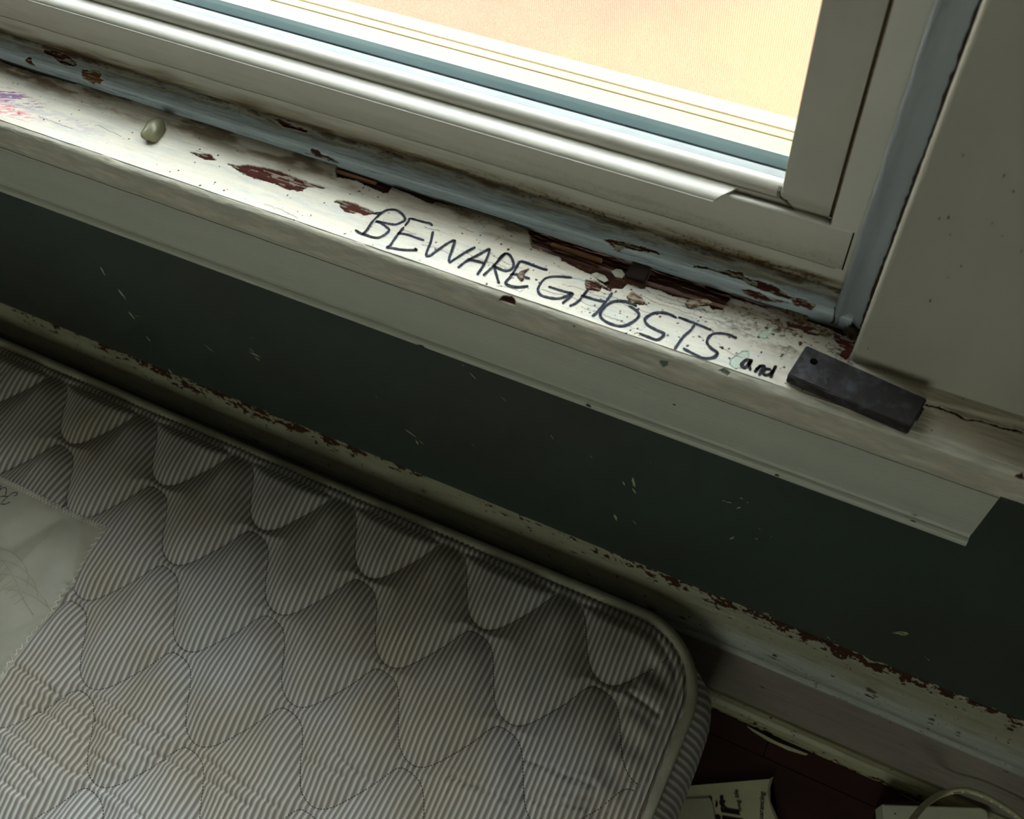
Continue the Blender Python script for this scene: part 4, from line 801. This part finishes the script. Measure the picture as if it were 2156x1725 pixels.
    for i in range(0, len(ring)-1):
        for h in (0, .5):
            x, y = ring[i]*(1-h)+ring[i+1]*h; n = nrm[i]; q = t[i]
            if x < -1.0 or y < -.58: continue
            x -= n[0]*.0072; y -= n[1]*.0072; z = zat(x, y)+.0012; L = .0013; w = .0003
            bm.faces.new([bm.verts.new(v) for v in ((x-q[0]*L-n[0]*w, y-q[1]*L-n[1]*w, z), (x+q[0]*L-n[0]*w, y+q[1]*L-n[1]*w, z), (x+q[0]*L+n[0]*w, y+q[1]*L+n[1]*w, z), (x-q[0]*L+n[0]*w, y-q[1]*L+n[1]*w, z))])
    me = bpy.data.meshes.new('stitching'); bm.to_mesh(me); bm.free(); link('stitching', me, M_THREAD, root, kind='stuff')
    # sewn label
    lx0, lx1, ly0, ly1 = -.93, -.648, -.455, -.189
    gx = np.linspace(lx0, lx1, 190); gy = np.linspace(ly0, ly1, 180); GX, GY = np.meshgrid(gx, gy, indexing='ij')
    ix = np.clip(np.searchsorted(xs, GX.ravel())-1, 0, len(xs)-1); iy = np.clip(np.searchsorted(ys, GY.ravel())-1, 0, len(ys)-1)
    ZZ = Z[ix, iy].reshape(GX.shape)
    for _ in range(22):      # the label spans the quilting, touching only the high places
        ZZ[1:-1, 1:-1] = np.maximum(ZZ[1:-1, 1:-1]*.55+.45*(ZZ[2:, 1:-1]+ZZ[:-2, 1:-1]+ZZ[1:-1, 2:]+ZZ[1:-1, :-2])/4, Z[ix, iy].reshape(GX.shape)[1:-1, 1:-1])
    ed = np.minimum(np.minimum(GX-lx0, lx1-GX), np.minimum(GY-ly0, ly1-GY))
    top_s = smooth(.006, .0, ly1-GY)
    pk = np.exp(-((ed-.003)/.003)**2)*(lx1-GX < .012)*.0012*np.sin(GY*2*np.pi/.0075)
    ZL = ZZ+.0016+pk+.0015*(fbm(GX/.06+GY/.05, GY/.12, 130)-.5)-.0008*smooth(.002, 0, ed)
    me = grid_mesh('label', np.stack([GX, GY, ZL], -1))
    lab = link('label', me, M_LABEL, root, label='cream satin label sewn on at the left')
    def zl(x, y):
        i = int(np.clip((x-lx0)/(lx1-lx0)*189, 0, 189)); j = int(np.clip((y-ly0)/(ly1-ly0)*179, 0, 179)); return ZL[i, j]
    # zigzag overlock along the edges
    bm = bmesh.new(); 
    def zig(ax, v0, v1, fixed, w, pitch):
        n = int(abs(v1-v0)/pitch); prev = None
        for i in range(n):
            v = v0+(v1-v0)*i/n; o = fixed+(w if i % 2 else 0)
            p = (v, o) if ax == 'x' else (o, v)
            if prev:
                d = Vector((p[0]-prev[0], p[1]-prev[1], 0)).normalized(); s_ = Vector((-d.y, d.x, 0))*.00042
                A_ = Vector((prev[0], prev[1], zl(*prev)+.0009)); B_ = Vector((p[0], p[1], zl(*p)+.0009))
                bm.faces.new([bm.verts.new(q) for q in (A_+s_, A_-s_, B_-s_, B_+s_)])
            prev = p
    zig('x', lx0+.004, lx1-.001, ly1-.0062, .0056, .0021); zig('y', ly0+.003, ly1-.003, lx1-.0045, .0040, .0036)
    me = bpy.data.meshes.new('zigzag_stitch'); bm.to_mesh(me); bm.free(); link('zigzag_stitch', me, M_STITCH, lab, kind='stuff')
    fr = lambda x, y, l: (x, y, zl(x, y)+l)
    # script capital and e, upside down to the viewer, as on the label
    def up(px, py, sc): return lambda a, b: (px-a*sc, py-b*sc)
    g = up(-.7725, -.1985, .0165)
    Rr = [[(.18, .95), (.10, .55), (-.05, .1), (-.30, -.02), (-.40, .12), (-.28, .22)], [(-.32, .72), (-.1, .98), (.35, 1.08), (.62, .92), (.55, .65), (.25, .52), (.10, .50)], [(.25, .52), (.42, .25), (.62, .02), (.85, .05), (1.0, .25)]]
    Ee = [[(1.0, .25), (1.28, .30), (1.38, .48), (1.22, .52), (1.05, .30), (1.12, .04), (1.35, .02), (1.62, .25)]]
    Nn = [[(1.62, .25), (1.75, .5), (1.68, .05), (1.85, .35), (2.0, .5), (2.02, .1), (2.25, .2)]]
    ribbons('label_lettering', [[g(*p) for p in s_] for s_ in Rr+Ee+Nn], .0011, .0010, M_LABELINK, lab, fr, 5, .35, 3)
    arcs = []
    for q in range(4):
        arcs.append([(-.735+.020*q+.050*math.cos(th), -.285-.010*q+.030*math.sin(th)) for th in np.linspace(.2+q*.2, 2.6, 8)])
    arcs.append([(-.79, -.262), (-.75, -.262), (-.71, -.275), (-.68, -.292), (-.665, -.30)]); arcs.append([(-.80, -.300), (-.76, -.310), (-.72, -.300), (-.70, -.285)])
    for q in range(9): arcs.append([(-.745+.008*q, -.262-.0035*q), (-.750+.008*q, -.276-.003*q)])
    ribbons('label_drawing', arcs, .0012, .0008, M_LABELTAN, lab, fr, 4, .3, 5)
mattress()

# ------------------------------------------------------------------ things on the sill
def metal_bar():
    c = [(-.0295, -.0457), (.0390, -.0525), (.0422, -.0322), (-.0261, -.0235)]; h = .0090
    bm = bmesh.new(); A = [bm.verts.new((x, y, ZS+.0004)) for x, y in c]; B = [bm.verts.new((x+.0001, y, ZS+h)) for x, y in c]
    bm.faces.new(A[::-1]); bm.faces.new(B)
    for i in range(4): bm.faces.new((A[i], A[(i+1) % 4], B[(i+1) % 4], B[i]))
    bmesh.ops.bevel(bm, geom=list(bm.edges), offset=.0007, segments=3, affect='EDGES')
    me = bpy.data.meshes.new('metal_bar'); bm.to_mesh(me); bm.free()
    o = link('metal_bar', me, M_METAL, label='dark oxidised metal bar with a round hole lying on the sill beside the word and', cat='metal bar')
    bm = bmesh.new(); bmesh.ops.create_cone(bm, cap_ends=True, segments=24, radius1=.0021, radius2=.0021, depth=.0006)
    bmesh.ops.translate(bm, verts=bm.verts, vec=(-.0192, -.0327, ZS+h+.00012)); me = bpy.data.meshes.new('hole'); bm.to_mesh(me); bm.free(); link('hole', me, M_BLACK, o)
    bm = bmesh.new(); bmesh.ops.create_cone(bm, cap_ends=False, segments=24, radius1=.0026, radius2=.0021, depth=.0007)
    bmesh.ops.translate(bm, verts=bm.verts, vec=(-.0192, -.0327, ZS+h+.0001)); me = bpy.data.meshes.new('hole_rim'); bm.to_mesh(me); bm.free(); link('hole_rim', me, M_METAL, o, smoothit=True)
    for t in (.30, .42, .50, .58, .66):
        x = .0422+(.0390-.0422)*t; y = -.0322+(-.0525+.0322)*t
        boxes('tooth', [(x-.0002, x+.0011, y-.0006, y+.0006, ZS+h-.0030, ZS+h-.0008)], M_METAL, o, bev=.0002)
metal_bar()
blob('glue_drop', (-.4845, -.0195, ZS+.0036), (.0066, .0100, .0052), M_GLUE, None, 5, .16, .15, label='yellowed translucent lump of dried glue on the left part of the sill', cat='glue lump')
def chip(name, pts, z0, th, m, **kw):
    bm = bmesh.new(); r = random.Random(len(pts)+int(abs(pts[0][0])*1e5))
    A = [bm.verts.new((x, y, z0)) for x, y in pts]; B = [bm.verts.new((x, y, z0+th*r.uniform(.5, 1.3))) for x, y in pts]
    c = bm.verts.new((sum(p[0] for p in pts)/len(pts), sum(p[1] for p in pts)/len(pts), z0+th*1.5)); n = len(pts)
    bm.faces.new(A[::-1])
    for i in range(n):
        bm.faces.new((A[i], A[(i+1) % n], B[(i+1) % n], B[i])); bm.faces.new((B[i], B[(i+1) % n], c))
    bmesh.ops.recalc_face_normals(bm, faces=bm.faces)
    me = bpy.data.meshes.new(name); bm.to_mesh(me); bm.free(); return link(name, me, m, **kw)
S = CHIPS
chip('wood_splinter', S[5], ZS+.0003, .0014, M_SPLINT, label='splintered brown wood chip lying above the letter O', cat='wood chip')
chip('wood_splinter', S[4], ZS-.0004, .0018, M_SPLINT, label='torn sliver of wood raised inside the second letter E', cat='wood chip')
chip('wood_splinter', [(S[6][k][0], S[6][k][1]) for k in (1, 2, 9, 10, 11)] if len(S[6]) > 11 else S[6], ZS+.0002, .0015, M_SPLINT, label='curled brown splinter at the edge of the gap above the letter T', cat='wood chip')
cx, cy = -.1446, -.0095
chip('paint_flake', [(cx-.0042, cy+.0002), (cx-.002, cy+.0030), (cx+.0012, cy+.0038), (cx+.0042, cy+.0012), (cx+.0036, cy-.0020), (cx-.0004, cy-.0026)], ZS-.0030, .0012, M_FLAKE, label='loose cream paint flake lying in the dark gap above GHOSTS', cat='paint flake')
chip('paint_flake', [(-.1585, -.0168), (-.1560, -.0148), (-.1505, -.0150), (-.1470, -.0175), (-.1490, -.0195), (-.1540, -.0190)], ZS-.0006, .0009, M_FLAKE, label='speckled paint flake on the torn edge above the letter H', cat='paint flake')
boxes('wood_strip', [(-.350, -.318, -.0022, .0006, ZS-.0030, ZS-.0010)], M_WOODA, bev=.0004, label='thin amber wood strip wedged in the slot left of the writing', cat='wood strip')
boxes('wood_strip', [(-.192, -.158, -.0040, -.0006, ZS-.0062, ZS-.0034)], M_WOODA, bev=.0005, label='thin orange wood strip in the wide gap above the letter E', cat='wood strip')
boxes('wood_block', [(-.1400, -.1270, -.0095, .0015, ZS-.0060, ZS-.0006)], M_WOODD, bev=.0008, label='dark wood block stuck in the gap above the letter O', cat='wood block')

# ------------------------------------------------------------------ things on the floor
def packet():
    z = .0062
    root = bpy.data.objects.new('paper_packet', None); COL.objects.link(root); root.location = (.04, -.12, 0)
    root['label'] = 'cream paper packet with black italic print poking out beside the mattress corner'; root['category'] = 'packet'
    def P(lst, z0, z1, name, m, parent):
        bm = bmesh.new(); A = [bm.verts.new((x-.04, y+.12, z0 if not isinstance(q, (tuple,)) else 0)) for (x, y, *q) in lst]; B = [bm.verts.new((x-.04, y+.12, z1+(q[0] if q else 0))) for (x, y, *q) in lst]; n = len(lst)
        bm.faces.new(A[::-1]); bm.faces.new(B)
        for i in range(n): bm.faces.new((A[i], A[(i+1) % n], B[(i+1) % n], B[i]))
        bmesh.ops.triangulate(bm, faces=[f for f in bm.faces if len(f.verts) > 4])
        me = bpy.data.meshes.new(name); bm.to_mesh(me); bm.free(); return link(name, me, m, parent)
    front = P([(-.0017, -.1249), (.0751, -.0813), (.0775, -.0905), (.0790, -.0985), (.0860, -.1090), (.0960, -.1190), (.130, -.155), (.06, -.215), (-.04, -.165)], .0006, z, 'packet_front', M_PAPER, root)
    P([(.0751, -.0813), (.0781, -.0771), (.0785, -.0900), (.0835, -.1040), (.0985, -.1195), (.131, -.154), (.128, -.156), (.0860, -.1100), (.0775, -.0960)], .0012, z+.0009, 'packet_fold', M_FOLD, root)
    def txt(name, body, base, up_ang, size, shear, parent, bold=0.0, xs=1.0):
        cu = bpy.data.curves.new(name, 'FONT'); cu.body = body; cu.size = size; cu.shear = shear; cu.offset = bold; cu.align_x = 'RIGHT'; cu.space_character = xs
        o = bpy.data.objects.new(name, cu); COL.objects.link(o)
        dg = bpy.context.evaluated_depsgraph_get(); me = bpy.data.meshes.new_from_object(o.evaluated_get(dg)); bpy.data.objects.remove(o)
        me.name = name; me.transform(Matrix.Translation((base[0]-.04, base[1]+.12, z+.0005)) @ Matrix.Rotation(up_ang, 4, 'Z'))
        return link(name, me, M_PRINT, parent)
    ang = math.atan2(-.1082+.1357, .0427-.0586)
    txt('packet_title', 'air', (.0500, -.1200), ang, .0400, .25, front, .0009)
    txt('packet_text', 'silicone \u00b7 long life', (.0470, -.1075), ang, .0066, .2, front, .00012, 1.1)
    txt('packet_text', 'Guarancing', (.0745, -.0975), math.atan2(-.0977+.126, .0713-.0793), .0078, .15, front, .0001)
    bm = bmesh.new(); c = (.0335, -.1225)
    bm.faces.new([bm.verts.new((c[0]-.04+0.0022*math.cos(t), c[1]+.12+.0022*math.sin(t), z+.0005)) for t in np.linspace(0, 2*math.pi, 14)[:-1]])
    for s0 in ([(.0285, -.1275), (.0310, -.1290), (.0325, -.1320), (.0322, -.1360), (.0300, -.1340)], [(.0190, -.1290), (.0215, -.1262), (.0240, -.1275), (.0250, -.1310), (.0240, -.1308), (.0228, -.1285), (.0213, -.1277)]):
        bm.faces.new([bm.verts.new((a-.04, b+.12, z+.0005)) for a, b in s0])
    me = bpy.data.meshes.new('packet_mark'); bm.to_mesh(me); bm.free(); link('packet_mark', me, M_PRINT, front)
    o = chip('paper_sheet', [(-.0037, -.1421), (.0218, -.1291), (.0250, -.1320), (.0278, -.1363), (.0330, -.1450), (.0385, -.1533), (.020, -.180), (-.0031, -.1728), (-.025, -.155)], .0075, .0005, M_SHEET, label='small translucent sheet lying on top of the cream paper packet', cat='paper')
packet()
def charger():
    c = [(.1904, -.0623), (.2845, -.0219), (.2900, -.0222), (.2922, -.0242), (.2970, -.0370), (.262, -.115), (.215, -.125)]; h = .035
    bm = bmesh.new(); A = [bm.verts.new((x, y, .0005)) for x, y in c]; B = [bm.verts.new((x, y, h)) for x, y in c]; n = len(c)
    bm.faces.new(A[::-1]); bm.faces.new(B)
    for i in range(n): bm.faces.new((A[i], A[(i+1) % n], B[(i+1) % n], B[i]))
    bmesh.ops.recalc_face_normals(bm, faces=bm.faces)
    bmesh.ops.bevel(bm, geom=[e for e in bm.edges if all(v.co.z > .03 for v in e.verts)], offset=.0012, segments=2, affect='EDGES')
    me = bpy.data.meshes.new('plastic_box'); bm.to_mesh(me); bm.free()
    o = link('plastic_box', me, M_BOXW, label='small off-white plastic box on the floor under the looping cable', cat='box')
    blob('smudge', (.2050, -.0660, h+.0000), (.0011, .0009, .0002), M_RUST, o, 4, .1)
charger()
#CABLEPTS#
cp = catmull(CABLE, 8)
cab = tube('cable', cp, .0030, M_CABLE, None, 10, .8, label='cream flat cable with printed black dashes arching against the baseboard', cat='cable')
bm = bmesh.new(); camp = Vector((0, -.36, ZC))
for i in range(26, len(cp)-3):
    if i % 4 == 3: continue
    a = cp[i]; b = cp[i+1]; q = (b-a).normalized(); up = Vector((0, -.75, .66)); s_ = q.cross(up).normalized()*.0006
    o_ = up*.0027 + q.cross(up).normalized()*.0006
    bm.faces.new([bm.verts.new(v) for v in (a+o_+s_, a+o_-s_, b+o_-s_-q*.0004, b+o_+s_-q*.0004)])
me = bpy.data.meshes.new('cable_print'); bm.to_mesh(me); bm.free(); link('cable_print', me, M_CABLEP, cab)
o = tube('thin_wire', [(.2085, -.0350, .0035), (.2200, -.0365, .006), (.2342, -.0385, .011), (.243, -.042, .014)], .0007, M_CABLEP, None, 6, label='thin dark wire by the quarter-round behind the white box', cat='wire')
tube('wire_stripe', [(.2087, -.0354, .0042), (.2202, -.0369, .0067), (.2342, -.0389, .0117)], .0003, M_CABLE, o, 5)
boxes('dark_case', [(-.020, .020, -.012, .012, .0005, .020)], M_BROWNP, bev=.002, label='dark brown plastic case on the floor behind the white box', cat='case')
dc = bpy.data.objects['dark_case']; dc.location = (.213, -.058, 0); dc.rotation_euler = (0, 0, math.radians(24))
chip('paint_sliver', [(.033, -.0352), (.050, -.0378), (.068, -.0392), (.090, -.0388), (.106, -.0362), (.104, -.0385), (.085, -.0412), (.060, -.0408), (.040, -.0375)], .0006, .0018, M_CABLE, label='long peeled sliver of cream paint on the floor along the quarter-round', cat='paint sliver')
